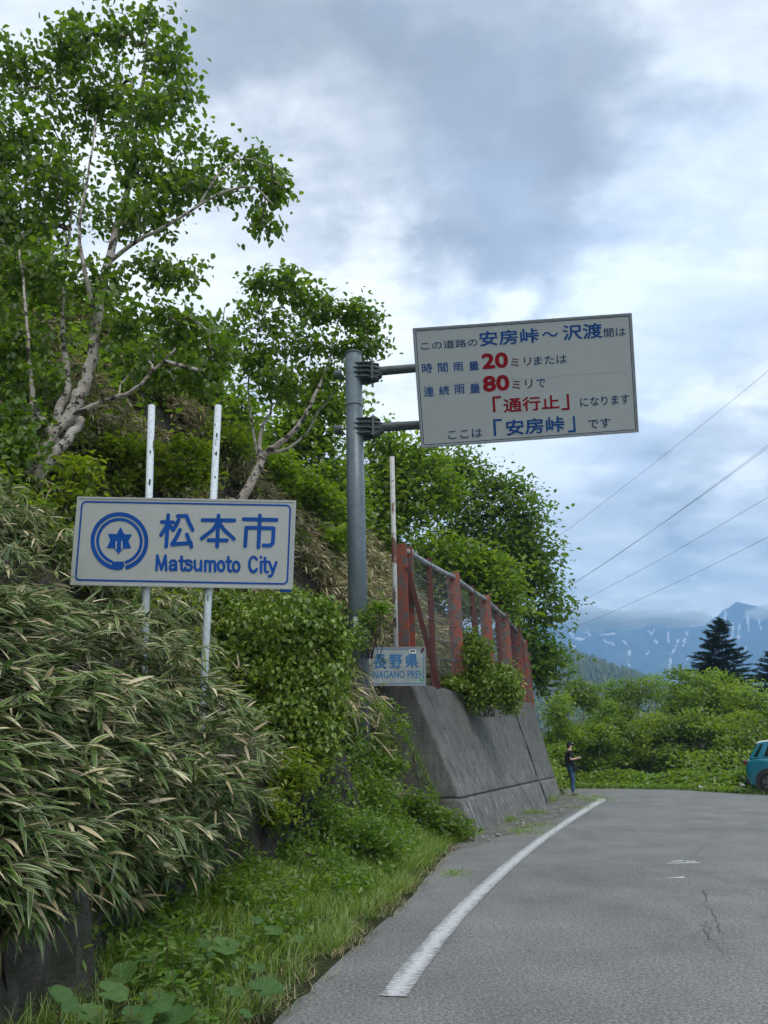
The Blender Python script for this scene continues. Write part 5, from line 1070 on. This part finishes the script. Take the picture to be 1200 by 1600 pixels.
BUR = [(('butterbur with one large folded leaf lying out over the grass toward the asphalt'), [(412, 1548, .20, .35, .9), (362, 1552, .10, .3, .5)], 5.3),
       ('butterbur with pale rounded leaf beside the dark mugwort, highest in its patch', [(348, 1480, .17, .6, .2), (315, 1476, .12, .5, -.4), (325, 1493, .09, .5, 1.)], 5.9),
       ('butterbur leaves standing at the foot of the rock, farthest down the strip', [(188, 1525, .16, .7, -.3), (172, 1552, .14, .7, .5)], 5.2),
       ('butterbur with the biggest round leaves, nearest to the viewer', [(210, 1592, .15, .5, .2), (268, 1592, .18, .4, 0), (240, 1570, .15, .5, .5)], 4.75),
       ('butterbur with upright leaf beside the grey rock', [(96, 1568, .17, 1.3, 1.6), (140, 1586, .12, .6, .4)], 4.8),
       ('small butterbur in the grass between mugwort and asphalt', [(400, 1515, .10, .5, .3), (382, 1586, .08, .5, 1.1), (440, 1502, .06, .4, .3)], 5.6),
       ('butterbur leaves half hidden in the grass higher up the strip', [(425, 1456, .13, .5, .3), (465, 1468, .08, .5, -.3), (400, 1440, .09, .5, .9)], 6.5),
       ('dull green butterbur crowding between rock and mugwort', [(235, 1560, .12, .5, 1.), (262, 1530, .11, .6, -.5), (225, 1500, .13, .6, .4), (300, 1500, .12, .5, .2)], 5.3)]
for lb, lv, Y in BUR:
    c0 = gp(lv[0][0], lv[0][1], .2); root = empty('butterbur_plant', (c0[0], c0[1], max(.0, c0[2] - .2)), lb, 'plant', 'butterbur plants at the rock foot')
    for px, py, sz, tilt, az in lv:
        p = Vector(gp(px, py, random.uniform(.16, .24))); o = link('leaf', RL, None, root)
        M_ = Matrix.Translation(p) @ Euler((random.uniform(-.2, .2) + tilt * .55, random.uniform(-.1, .25), az + random.uniform(-.3, .3)), 'XYZ').to_matrix().to_4x4() @ Matrix.Scale(sz * .98, 4)
        o.parent = root; o.matrix_parent_inverse = wmat(root).inverted(); o.matrix_basis = M_
        MB().tube([(p.x, p.y, p.z), (p.x - .03, p.y + .05, p.z - .12), (p.x - .03, p.y + .08, p.z - .32)], .005, 5).obj('stalk', MA['culm'], root)
def mugwort(px, py, Y, h_, nl, lb, L0=.09, m='weed'):
    h_ = min(h_, .3); top = Vector(gp(px, py, h_ + .02)); base = Vector((top.x - .04, top.y + .05, top.z - h_)); root = empty('mugwort_plant', tuple(base), lb, 'plant', 'leafy mugwort stems')
    MB().tube([base, base.lerp(top, .5) + Vector((.02, 0, 0)), top], [.006, .005, .003], 5).obj('stem', MA['culm'], root)
    t = np.sort(rng.random(nl)) ** .8; az = np.arange(nl) * 2.4 + rng.normal(0, .3, nl); el = rng.uniform(-.15, .6, nl); a = np.stack([np.cos(az) * np.cos(el), np.sin(az) * np.cos(el), np.sin(el)], -1)
    P_ = np.array(base) + (np.array(top) - np.array(base)) * t[:, None]; V, Fc = [], []
    lb_ = [(0, 0), (.25, .06), (.3, .26), (.48, .1), (.6, .34), (.68, .12), (.85, .22), (1, 0), (.85, -.22), (.68, -.12), (.6, -.34), (.48, -.1), (.3, -.26), (.25, -.06)]
    for i in range(nl):
        s_ = L0 * (1.25 - .6 * t[i]); up = Vector((rng.normal(0, .2), rng.normal(0, .2), 1)); A = Vector(a[i]); B_ = up.cross(A).normalized(); Cn = A.cross(B_)
        vv = [tuple(Vector(P_[i]) + A * u * s_ + B_ * v * s_ + Cn * (abs(v) * .25 - u * u * .2) * s_) for u, v in lb_]
        me = bpy.data.meshes.new('leaf'); me.from_pydata(vv, [], [(0, 1, 2, 3, 7), (3, 4, 5, 7), (5, 6, 7), (0, 7, 11, 12, 13), (7, 9, 10, 11), (7, 8, 9)]); link('leaf', me, MA[m], root)
MUG = [(262, 1462, 5.4, .3, 20), (285, 1478, 5.4, .28, 20), (300, 1492, 5.3, .25, 18), (240, 1482, 5.3, .28, 18), (318, 1510, 5.3, .2, 16), (335, 1528, 5.2, .2, 16), (290, 1535, 5.1, .25, 18), (250, 1535, 5.0, .3, 18), (228, 1545, 5.0, .28, 16), (270, 1510, 5.2, .3, 18), (205, 1572, 4.9, .25, 16), (300, 1562, 4.95, .2, 16), (330, 1582, 4.9, .18, 16), (160, 1578, 4.8, .25, 16)]
for i, a in enumerate(MUG): mugwort(*a, 'mugwort stem with dull notched leaves, one of the crowd at the rock foot', L0=.095, m='deepleaf' if i % 3 else 'butterbur')
for a in [(462, 1418, 7.4, .25, 18), (450, 1432, 7.2, .2, 16), (485, 1400, 7.8, .25, 16), (445, 1370, 8.2, .3, 16), (500, 1345, 9, .3, 16), (520, 1370, 8.4, .2, 14), (400, 1330, 8, .3, 18), (435, 1340, 8.4, .3, 16), (470, 1325, 8.8, .3, 16)]: mugwort(*a, 'pale leafy mugwort stem growing in the grass halfway up the strip', L0=.08, m='weed')
# a few dangling dry stalks against the rock
for a, b, Y, lb in (((200, 1440), (172, 1320), 4.6, 'longest dry bamboo stalk hanging straight down before the rock'), ((290, 1448), (245, 1405), 5.6, 'short slanting dry stalk at the edge of the grass'), ((95, 1580), (60, 1500), 3.9, 'dry stalk leaning on the rock nearest to the viewer')):
    tag(MB().tube([at(*a, Y), at((a[0] + b[0]) / 2 + 8, (a[1] + b[1]) / 2, Y), at(*b, Y)], .003, 5).obj('dry_stalk', MA['drysasa']), lb, 'stalk', 'dry stalks on the rock')

# ------------------------------------------------------------------ far trees beyond the road
FAR = [  # px, ground depth, crown top y, half width, label
    (868, 33.0, 1095, 32, 'dark green small tree rising just past the wall end'), (905, 36, 1073, 34, 'small leafy tree directly behind the standing person'), (938, 38, 1108, 30, 'low rounded tree a step past the standing person'), (965, 40, 1073, 36, 'lime-green tree in front of the meadow hill'),
    (1000, 39, 1070, 34, 'tree with reddish fresh shoots near the middle of the row'), (1030, 41, 1070, 34, 'fine-leaved tree right below the long snow gully'), (1062, 38, 1060, 38, 'broad green tree beside the big dark fir'), (1092, 37, 1050, 40, 'tallest light green tree, standing before the big dark fir'),
    (1128, 38, 1064, 34, 'green tree whose top overlaps the lower boughs of the big fir'), (1160, 35, 1078, 34, 'layered yellow-green tree between the two dark firs'), (1190, 34, 1088, 36, 'layered yellow-green tree above the teal car'), (1225, 36, 1085, 36, 'green tree at the frame edge behind the teal car'),
    (890, 35, 1150, 22, 'low bright bush-like tree beside the wall end'), (930, 34, 1140, 30, 'low shaded tree behind the phone user'), (972, 35, 1130, 30, 'front-row tree with hanging light leaves, third from the wall'), (1015, 35.5, 1125, 34, 'front-row tree with slender twin stems mid row'),
    (1056, 34.5, 1128, 30, 'front-row tree over the roadside butterbur patch'), (1100, 34, 1120, 36, 'front-row tree showing slanting pale trunks'), (1140, 32.5, 1125, 34, 'front-row tree with an upright pale grey trunk'), (1182, 31.5, 1132, 32, 'front-row bushy tree just behind the car roof')]
for i, (px, Y, yt, hw, lb) in enumerate(FAR):
    yb = 1222; ht = yb - yt; lean = random.uniform(-10, 10)
    stems = [([(px + random.uniform(-5, 5), yb + 6), (px + lean * .4, yb - ht * .35), (px + lean, yt + 14)], .075, .015)]
    for k in range(3): stems.append(([(px + random.uniform(-9, 9), yb + 6, random.uniform(-.4, .4)), (px + random.uniform(-16, 16), yb - ht * .4, random.uniform(-.5, .5)), (px + random.uniform(-26, 26), yt + random.uniform(15, 40), random.uniform(-.8, .8))], .05, .012))
    bl_ = [(px + random.uniform(-8, 8), yt + 16, hw * .55, 15)]
    for k in range(3): bl_.append((px + random.uniform(-.7, .7) * hw, yt + random.uniform(-7, 6), random.uniform(4, 8), random.uniform(7, 12), random.uniform(-.6, .6)))
    for k in range(9): bl_.append((px + random.uniform(-.8, .8) * hw, yt + random.uniform(.12, .66) * ht, hw * random.uniform(.35, .65), random.uniform(6, 12), random.uniform(-1.0, 1.0)))
    tree('roadside_tree', lb, stems, bl_, Y, 280, 14, .13, MA[('farleaf', 'farleaf_c', 'farleaf', 'treeleaf', 'farleaf_c')[i % 5] if i not in (15, 18, 9) else 'farleaf_b'], MA['bark' if i % 2 else 'bark2'], group='small trees across the road', csig=.24, droop=.25, flat=.45, tw=.005, limb_sides=5, shell=.5)
# low plants along the far verge
fx = [(e[0], e[1]) for e in far_edge]; vd = np.array(far_edge[:6]); n_ = 26000; t = rng.random(n_) * (len(vd) - 1.001); i0 = t.astype(int); fr_ = t - i0
Pv = np.zeros((n_, 3)); dd = rng.random(n_) ** .8 * 3.2; Pv[:, :2] = vd[i0] * (1 - fr_)[:, None] + vd[i0 + 1] * fr_[:, None]; Pv[:, 0] += dd * .55 + .1; Pv[:, 1] += dd * .9 + .05
bump_ = (.5 + .5 * np.sin(Pv[:, 0] * 1.9) * np.sin(Pv[:, 1] * 1.3 + 1)); Pv[:, 2] = rng.random(n_) * (.10 + .5 * smooth(dd / 1.6) * (.4 + .8 * bump_))
Pv = Pv[(Pv[:, 0] < 11.35) | (Pv[:, 1] > 26.5)]
cover('verge_plants', 'broad-leaved green plants crowding the far side of the road', Pv, .16, MA['treeleaf'], wr=.85)
n_ = 9000; t = rng.random(n_) * (len(vd) - 1.001); i0 = t.astype(int); fr_ = t - i0; Pg = np.zeros((n_, 3)); Pg[:, :2] = vd[i0] * (1 - fr_)[:, None] + vd[i0 + 1] * fr_[:, None]; dd = rng.random(n_) * 1.6 - .1; Pg[:, 0] += dd * .55; Pg[:, 1] += dd * .8; Pg = Pg[(Pg[:, 0] < 10.9) | (rng.random(len(Pg)) < .15)]
grass('grass', 'bright grass fringe where the road meets the far plants', Pg, .22, .02, MA['grass'])
# dense thicket behind the row, leaves coloured darker so the gaps look shaded
n_ = 52000; Pt = np.stack([rng.uniform(5, 34, n_), rng.uniform(38, 48, n_), rng.random(n_) ** 1.0 * 3.1], -1); Pt = Pt[Pt[:, 1] > 38 + np.clip((12 - Pt[:, 0]), 0, 9) * .5]; Pt[:, 2] *= .8 + .2 * np.sin(Pt[:, 0] * 1.3)
cover('thicket', 'dense green thicket filling in behind the roadside trees', Pt, .2, MA['deepleaf'])
n_ = 16000; Pt = np.stack([rng.uniform(11.4, 26, n_), rng.uniform(24.5, 36, n_), rng.random(n_) * 1.3], -1); Pt = Pt[(Pt[:, 0] - 11.2) * .9 + (Pt[:, 1] - 26) * .8 > 2.4]
cover('thicket', 'green thicket beyond the teal car', Pt, .17, MA['treeleaf'])
# firs
def fir(px, Ybase, ytop, wtop, lb, seed):
    rg = np.random.default_rng(seed); c0 = at(px, 1160, Ybase); top = at(px + 2, ytop, Ybase); h_ = top[2]; root = empty('fir_tree', (c0[0], Ybase, 0), lb, 'fir', 'firs behind the roadside trees')
    MB().tube([(c0[0], Ybase, -.1), (c0[0], Ybase, h_ * .6), (top[0], Ybase, h_)], [.22, .11, .015], 8).obj('trunk', MA['bark3'], root, smooth=True)
    R0 = wtop * Ybase / F; A, B, P_, Dn = [], [], [], []
    z = h_ * .12
    while z < h_ * .995:
        t = 1 - z / h_; r = R0 * (t ** .72) * 1.05; k = int(5 + 6 * t)
        for j in range(k):
            az = rg.uniform(0, 6.283); rr = r * rg.uniform(.62, 1.12) + .08; el = rg.uniform(-.16, .14) + .35 * (1 - t) ** 3; a = np.array([math.cos(az), math.sin(az), el])
            p0 = np.array([c0[0] + (top[0] - c0[0]) * z / h_, Ybase, z + rg.uniform(-.1, .1)]); p1 = p0 + a * rr; p1[2] += .1 * rr * .5; A.append(p0); B.append(p1)
            m_ = max(8, int(rr * 44)); u = rg.random(m_) ** .7; q = p0 + (p1 - p0) * u[:, None]; sd_ = np.array([-math.sin(az), math.cos(az), 0]); wdt = (1.05 - u) * rr * .36 + .05
            q = q + sd_ * (rg.uniform(-1, 1, m_) * wdt)[:, None]; q[:, 2] += rg.normal(0, .035, m_) - .05; P_.append(q)
            dn = a * .8 + sd_ * rg.uniform(-1, 1, m_)[:, None] * .7; Dn.append(norm(dn + rg.normal(0, .12, (m_, 3))))
        z += h_ * .013 + .02
    A, B = np.array(A), np.array(B); link('branches', tubes_mesh('branches', A, B, np.full(len(A), .022), np.full(len(A), .006)), MA['bark3'], root)['kind'] = 'stuff'
    P_, Dn = np.concatenate(P_), np.concatenate(Dn); up = np.tile([0, 0, 1.], (len(P_), 1)) + rg.normal(0, .25, (len(P_), 3)); b = norm(np.cross(up, Dn)); c_ = np.cross(Dn, b); L = rg.uniform(.2, .42, len(P_))
    link('foliage', leafmesh('foliage', P_, Dn, b, c_, L, L * .30, .1), MA['needle'], root)['kind'] = 'stuff'
fir(1121, 56, 967, 88, 'large dark conical fir standing alone against the blue mountain', 3); fir(1206, 62, 1014, 70, 'dark fir cut by the photo edge above the teal car', 5)
fir(1100, 58, 1036, 46, 'smaller dark fir merged into the flank of the large one', 8)

# ------------------------------------------------------------------ person with phone
skin = plain('skin', (.55, .36, .27), .55, .08); shirtm = plain('black_tee', (.014, .014, .018), .85, .3, 9); jeans = m_paintworn('blue_jeans', (.035, .08, .17), (.07, .14, .25), .5, 7, .85); shoem = plain('olive_shoes', (.12, .12, .06), .7); hairm = plain('dark_hair', (.015, .012, .012), .6)
pf = G(896, 1243); hgt = 1.69; person = empty('person', (pf[0], pf[1], 0), 'person in black tee, jeans and cap standing by the wall end, reading a phone', 'person')
def skinned(name, verts, edges, radii, m, sub=2):
    me = bpy.data.meshes.new(name); me.from_pydata([(pf[0] + x, pf[1] + y, z) for x, y, z in verts], edges, []); o = link(name, me, m, person)
    sk = o.modifiers.new('skin', 'SKIN'); sk.use_smooth_shade = True; ss = o.modifiers.new('subdivision', 'SUBSURF'); ss.levels = sub; ss.render_levels = sub
    for i, r in enumerate(radii):
        s_ = me.skin_vertices[0].data[i]; s_.radius = r if isinstance(r, tuple) else (r, r); s_.use_root = i == 0
    return o
# facing +X (phone held in front). left side of body = +Y
V0 = [(0, 0, .93), (-.01, 0, 1.08), (-.02, 0, 1.25), (-.01, 0, 1.38), (.015, 0, 1.46), (.04, 0, 1.54), (.055, 0, 1.62),
      (0, -.16, 1.37), (-.03, -.20, 1.13), (.17, -.15, 1.16), (.24, -.12, 1.19),
      (0, .16, 1.37), (-.02, .20, 1.12), (.18, .12, 1.14), (.25, .08, 1.17),
      (0, -.085, .87), (.02, -.09, .48), (-.03, -.10, .09), (0, .085, .87), (.035, .09, .48), (.01, .10, .09)]
E0 = [(0, 1), (1, 2), (2, 3), (3, 4), (4, 5), (5, 6), (3, 7), (7, 8), (8, 9), (9, 10), (3, 11), (11, 12), (12, 13), (13, 14), (0, 15), (15, 16), (16, 17), (0, 18), (18, 19), (19, 20)]
R0 = [(.09, .12), (.08, .11), (.09, .12), (.07, .10), .052, .085, .075, .05, .038, .03, .024, .05, .038, .03, .024, .078, .052, .036, .078, .052, .036]
skinned('body', V0, E0, R0, skin)
skinned('shirt', [(0, 0, .84), (-.01, 0, 1.0), (-.02, 0, 1.25), (-.01, 0, 1.37), (.0, 0, 1.44), (0, -.165, 1.37), (-.025, -.205, 1.2), (0, .165, 1.37), (-.02, .205, 1.2)], [(0, 1), (1, 2), (2, 3), (3, 4), (3, 5), (5, 6), (3, 7), (7, 8)], [(.15, .18), (.14, .17), (.14, .175), (.115, .15), .065, .07, .062, .07, .062], shirtm)
skinned('jeans', [(0, 0, .95), (0, -.088, .86), (.02, -.092, .48), (-.03, -.10, .10), (0, .088, .86), (.035, .092, .48), (.01, .10, .10)], [(0, 1), (1, 2), (2, 3), (0, 4), (4, 5), (5, 6)], [(.125, .155), .095, .072, .058, .095, .072, .058], jeans)
for dx, dy in ((-.03, -.10), (.01, .10)): skinned('shoe', [(dx - .04, dy, .05), (dx + .08, dy, .045), (dx + .18, dy, .035)], [(0, 1), (1, 2)], [(.045, .05), (.045, .042), (.035, .028)], shoem)
for hx, hy, hz_, sd_ in ((.25, -.12, 1.19, 1), (.26, .08, 1.17, -1)):
    skinned('hand', [(hx - .02, hy, hz_), (hx + .04, hy + .01 * sd_, hz_ + .004), (hx + .08, hy + .02 * sd_, hz_ + .0)], [(0, 1), (1, 2)], [(.022, .03), (.016, .038), (.012, .034)], skin, 1)
    for k in range(4): skinned('finger', [(hx + .07, hy + (-.03 + .02 * k), hz_ - .005), (hx + .11, hy + (-.028 + .02 * k) + .01 * sd_, hz_ - .012), (hx + .135 - .008 * abs(k - 1.5), hy + (-.025 + .02 * k) + .02 * sd_, hz_ + .0)], [(0, 1), (1, 2)], [.009, .008, .007], skin, 1)
    skinned('thumb', [(hx + .0, hy + .03 * sd_, hz_ + .01), (hx + .05, hy + .045 * sd_, hz_ + .025), (hx + .08, hy + .035 * sd_, hz_ + .03)], [(0, 1), (1, 2)], [.012, .010, .008], skin, 1)
def ell(name, c_, r, m, parent, rotx=0, roty=0):
    bm = bmesh.new(); bmesh.ops.create_uvsphere(bm, u_segments=20, v_segments=12, radius=1); bm.transform(Matrix.Translation((pf[0] + c_[0], pf[1] + c_[1], c_[2])) @ Matrix.Rotation(roty, 4, 'Y') @ Matrix.Diagonal((*r, 1))); me = bpy.data.meshes.new(name); bm.to_mesh(me); bm.free(); return link(name, me, m, parent, smooth=True)
ell('hair', (.02, 0, 1.60), (.098, .088, .10), hairm, person); ell('nose', (.145, 0, 1.575), (.018, .012, .02), skin, person)
for sgn in (-1, 1): ell('ear', (.04, .083 * sgn, 1.575), (.018, .01, .028), skin, person); ell('eye', (.125, .03 * sgn, 1.595), (.01, .012, .007), hairm, person)
ell('mouth', (.135, 0, 1.535), (.008, .022, .005), MA['maroon'], person)
ell('cap', (.045, 0, 1.635), (.112, .096, .072), shirtm, person, roty=.2); ell('cap_peak', (.16, 0, 1.612), (.07, .065, .012), shirtm, person, roty=.35); ell('cap_badge', (.128, -.05, 1.655), (.022, .03, .018), MA['white'], person)
MB().tube([(pf[0] - .06, pf[1] - .1, 1.44), (pf[0] + .05, pf[1] - .13, 1.2), (pf[0] + .03, pf[1] - .175, 1.0)], .012, 5).obj('bag_strap', shirtm, person)
tag(MB().box((pf[0] + .02, pf[1] - .24, .8), (pf[0] + .18, pf[1] - .17, .98)).obj('shoulder_bag', shirtm, bevel=.02), 'small black bag hanging at the hip of the standing person', 'bag')
tag(MB().box((pf[0] + .3, pf[1] - .09, 1.195), (pf[0] + .42, pf[1] + .03, 1.205), Matrix.Rotation(rad(-25), 3, 'Y'), (pf[0] + .34, pf[1], 1.2)).obj('smartphone', MA['black'], bevel=.002), 'black smartphone held in both hands of the standing person', 'phone')

# ------------------------------------------------------------------ teal car at the edge of the frame
carp, n = newmat('teal_paint'); finish(n, (.012, .20, .28), .25, metal=.2, coat=1); tyre = plain('tyre_rubber', (.02, .02, .02), .9); rimm = plain('dark_alloy', (.28, .27, .30), .35, metal=.6)
glassm = plain('tinted_glass', (.01, .012, .014), .08, spec=.8); roofw, n = newmat('white_roof_paint'); finish(n, (.75, .76, .75), .3, coat=.8); redl, n = newmat('tail_lamp_red'); finish(n, (.16, .012, .012), .2, coat=1); plast = plain('black_plastic', (.03, .03, .032), .6)
car = empty('parked_car', (0, 0, 0), 'teal compact suv with white roof parked where the road meets the bushes', 'car')
def carbody():
    xs = np.linspace(0, 3.99, 61); wheel = [(.72, .355), (3.2, .355)]; V, Fc = [], []; rows = []
    top = lambda x: float(np.interp(x, [0, .06, .25, .6, 2.75, 2.95, 3.7, 3.9, 3.99], [.78, .98, 1.06, 1.06, 1.0, .98, .86, .74, .6])); bot = lambda x: float(np.interp(x, [0, .12, 3.85, 3.99], [.42, .25, .22, .4]))
    for x in xs:
        zb = bot(x)
        for cx_, r in wheel:
            if abs(x - cx_) < r + .02: zb = max(zb, .33 + math.sqrt(max(0, (r + .02) ** 2 - (x - cx_) ** 2)))
        zt = top(x); hw = float(np.interp(x, [0, .15, .6, 3.3, 3.8, 3.99], [.70, .80, .845, .845, .76, .6])); rows.append([(x, -hw * k, zb + (zt - zb) * q) for q, k in ((0, .965), (.12, .99), (.35, 1.0), (.6, .995), (.8, .975), (.93, .95), (1, .9))])
    k = 7
    for r in rows: V += r + [(x, -y, z) for x, y, z in r[::-1]]
    kk = 14
    for i in range(len(rows) - 1):
        for j in range(kk): Fc.append((i * kk + j, i * kk + (j + 1) % kk, (i + 1) * kk + (j + 1) % kk, (i + 1) * kk + j))
    Fc.append(tuple(range(kk))[::-1]); b = (len(rows) - 1) * kk; Fc.append(tuple(b + j for j in range(kk))); mb = MB(); mb.v = V; mb.f = Fc; return mb
carbody().obj('body', carp, car, smooth=True)
def loft(secs):                                            # sections: (x, half width, z) loops, symmetric
    mb = MB(); 
    for x, pts in secs: mb.v += [(px_, -w_, z_) for px_, w_, z_ in pts] + [(px_, w_, z_) for px_, w_, z_ in pts[::-1]]
    k = 2 * len(secs[0][1])
    for i in range(len(secs) - 1):
        for j in range(k): mb.f.append((i * k + j, i * k + (j + 1) % k, (i + 1) * k + (j + 1) % k, (i + 1) * k + j))
    mb.f.append(tuple(range(k))[::-1]); b = (len(secs) - 1) * k; mb.f.append(tuple(b + j for j in range(k))); return mb
# greenhouse: from belt line to roof rail
gh = MB(); ring0 = [(.16, .76, 1.04), (.5, .79, 1.05), (1.4, .80, 1.04), (2.3, .79, 1.02), (2.95, .72, .98)]; ring1 = [(.50, .60, 1.53), (.75, .62, 1.56), (1.4, .63, 1.575), (1.95, .62, 1.565), (2.2, .58, 1.53)]
pt_ = lambda r: [(x, -w_, z) for x, w_, z in r] + [(x, w_, z) for x, w_, z in r[::-1]]
gh.v = pt_(ring0) + pt_(ring1); gh.f = [(i, (i + 1) % 10, 10 + (i + 1) % 10, 10 + i) for i in range(10)] + [tuple(range(9, -1, -1)), tuple(range(10, 20))]; gh.obj('cabin', carp, car, bevel=.02)
def sidepane(x0, x1, sgn, name='side_window'):
    f = lambda x, t: (np.interp(x, [r[0] for r in ring0], [r[0] for r in ring0]) * (1 - t) + np.interp(x, [r[0] for r in ring0], [r[0] for r in ring1]) * t, sgn * (np.interp(x, [r[0] for r in ring0], [r[1] for r in ring0]) * (1 - t) + np.interp(x, [r[0] for r in ring0], [r[1] for r in ring1]) * t + .012), np.interp(x, [r[0] for r in ring0], [r[2] for r in ring0]) * (1 - t) + np.interp(x, [r[0] for r in ring0], [r[2] for r in ring1]) * t)
    P_ = [f(x, .12) for x in np.linspace(x0, x1, 6)] + [f(x, .86) for x in np.linspace(x1, x0, 6)]; MB().prism(P_, (0, -.008 * sgn, 0)).obj(name, glassm, car)
for sgn in (-1, 1):
    sidepane(.30, .42, sgn, 'quarter_window'); sidepane(.62, 1.38, sgn); sidepane(1.46, 2.5, sgn)
MB().prism([(.205, -.66, 1.1), (.205, .66, 1.1), (.44, .55, 1.46), (.44, -.55, 1.46)], (-.02, 0, .012)).obj('rear_window', glassm, car)
MB().prism([(2.82, -.64, 1.04), (2.82, .64, 1.04), (2.24, .53, 1.5), (2.24, -.53, 1.5)], (.02, 0, .02)).obj('windscreen', glassm, car)
rf = MB(); rf.v = [(x, -w_ - .012, z - .03) for x, w_, z in ring1] + [(x, w_ + .012, z - .03) for x, w_, z in ring1[::-1]] + [(x, -w_ + .05, z + .035) for x, w_, z in ring1] + [(x, w_ - .05, z + .035) for x, w_, z in ring1[::-1]]; rf.v[0] = (.40, -.6, 1.5); rf.v[9] = (.40, .6, 1.5)
rf.f = [(i, (i + 1) % 10, 10 + (i + 1) % 10, 10 + i) for i in range(10)] + [tuple(range(9, -1, -1)), tuple(range(10, 20))]; rf.obj('roof', roofw, car, bevel=.015)
for sgn in (-1, 1):
    MB().box((-.015, sgn * .60 - .13, .86), (.22, sgn * .60 + .19 * (1 if sgn > 0 else 1), 1.0)).obj('tail_lamp', redl, car, bevel=.03)
    MB().box((-.02, sgn * .60 - .12, .955), (.15, sgn * .60 + .195, .985)).obj('lamp_strip', MA['white'], car, bevel=.008)
    MB().box((1.05, sgn * .845, .93), (1.22, sgn * .875, .955)).box((1.9, sgn * .845, .91), (2.07, sgn * .875, .935)).obj('door_handle', carp, car, bevel=.008)
    MB().box((1.0, sgn * .80, .22), (2.9, sgn * .85, .33)).obj('sill', plast, car, bevel=.01)
    MB().box((1.39, sgn * .847 - .002, .36), (1.40, sgn * .849 + .002, 1.0)).obj('door_gap', plast, car)
    for cx_ in (.72, 3.2):
        y_ = sgn * .80
        MB().tube([(cx_, y_ - .10 * sgn, .33), (cx_, y_ + .055 * sgn, .33)], .42, 28).obj('wheel_arch', plast, car)
        whl = MB().tube([(cx_, y_ + .063 * sgn, .33), (cx_, y_ + .068 * sgn, .33)], .225, 28).obj('wheel', plast, car)
        MB().tube([(cx_, y_ - .14 * sgn, .33), (cx_, y_ - .12 * sgn, .33), (cx_, y_ + .045 * sgn, .33), (cx_, y_ + .065 * sgn, .33)], [.31, .33, .33, .305], 32).obj('tyre', tyre, whl)
        rm = MB()
        for k in range(5):
            a = rad(90 + 72 * k)
            for da in (-.2, .2): rm.prism([(cx_ + .04 * math.cos(a + da * 2), y_ + .07 * sgn, .33 + .04 * math.sin(a + da * 2)), (cx_ + .21 * math.cos(a + da - .07), y_ + .07 * sgn, .33 + .21 * math.sin(a + da - .07)), (cx_ + .21 * math.cos(a + da + .07), y_ + .07 * sgn, .33 + .21 * math.sin(a + da + .07)), (cx_ + .03 * math.cos(a + da * 2 + .5), y_ + .07 * sgn, .33 + .03 * math.sin(a + da * 2 + .5))], (0, .014 * sgn, 0))
        rm.obj('spokes', rimm, whl)
MB().box((-.03, -.75, .3), (.1, .75, .46)).obj('rear_bumper', plast, car, bevel=.02)
g_ = G(1207, 1241.5); yaw = rad(-44)
car.location = (g_[0] - .72 * math.cos(yaw) - .82 * math.sin(yaw), g_[1] - .72 * math.sin(yaw) + .82 * math.cos(yaw), 0); car.rotation_euler = (0, 0, yaw)
# small white things in the far plants
for i, (px, py, lb) in enumerate([(1096, 1228, 'white scrap of litter in the low plants across the road'), (1162, 1225, 'white flat stone in the grass beside the rear of the teal car')]):
    p = G(px, py, .3); o = MB().prism([(p[0] - .06, p[1], p[2] - .05), (p[0] + .07, p[1] + .02, p[2] - .05), (p[0] + .05, p[1] + .1, p[2] - .01), (p[0] - .04, p[1] + .1, p[2] + .0)], (0, .06, .02)).obj('litter' if i == 0 else 'stone', stm, bevel=.01); tag(o, lb, 'litter' if i == 0 else 'stone')

# ------------------------------------------------------------------ clouds on the mountain and the air between
clm, n = newmat('cloud_vapour'); pv = n.new('ShaderNodeVolumePrincipled', {'Color': (1., 1., 1.0, 1), 'Density': .05, 'Anisotropy': .3}); n.new('ShaderNodeOutputMaterial', {1: pv.outputs[0]})
def puff(px, py, rx_, ry_, Y, seed):
    bm = bmesh.new(); bmesh.ops.create_icosphere(bm, subdivisions=5, radius=1); c_ = at(px, py, Y); s_ = Y / F
    for v in bm.verts:
        p = v.co.copy(); d = mn.fractal(p * 1.6 + Vector((seed * 7.3, 0, 0)), .9, 2.1, 6); v.co = p * (1 + .55 * d)
    bm.transform(Matrix.Translation(c_) @ Matrix.Diagonal((rx_ * s_, rx_ * s_ * .45, ry_ * s_, 1))); me = bpy.data.meshes.new('cloud'); bm.to_mesh(me); bm.free()
    return tag(link('cloud', me, clm, smooth=True), kind='stuff')
for i, (a, lb) in enumerate([((900, 966, 60, 17, 2150), 'grey cloud bank lying on the mountain ridge nearest the tree'), ((985, 968, 60, 15, 2150), 'grey cloud bank hiding the middle of the mountain ridge'), ((1065, 968, 50, 11, 2150), 'thinning cloud bank just before the dark peak'), ((1190, 958, 26, 10, 2150), 'small pale cloud tucked against the shoulder of the peak'), ((1140, 985, 0, 0, 0), '')]):
    if a[2]: tag(puff(*a, i + 1), lb, 'cloud')
hm, n = newmat('haze_air'); pv = n.new('ShaderNodeVolumePrincipled', {'Color': (.38, .66, 1.0, 1), 'Density': .00046, 'Anisotropy': .0}); n.new('ShaderNodeOutputMaterial', {1: pv.outputs[0]})
tag(MB().box((-3100, -500, -10), (3100, 3300, 760)).obj('haze', hm), 'pale blue air between the road and the snowy mountain', 'haze', kind='stuff')
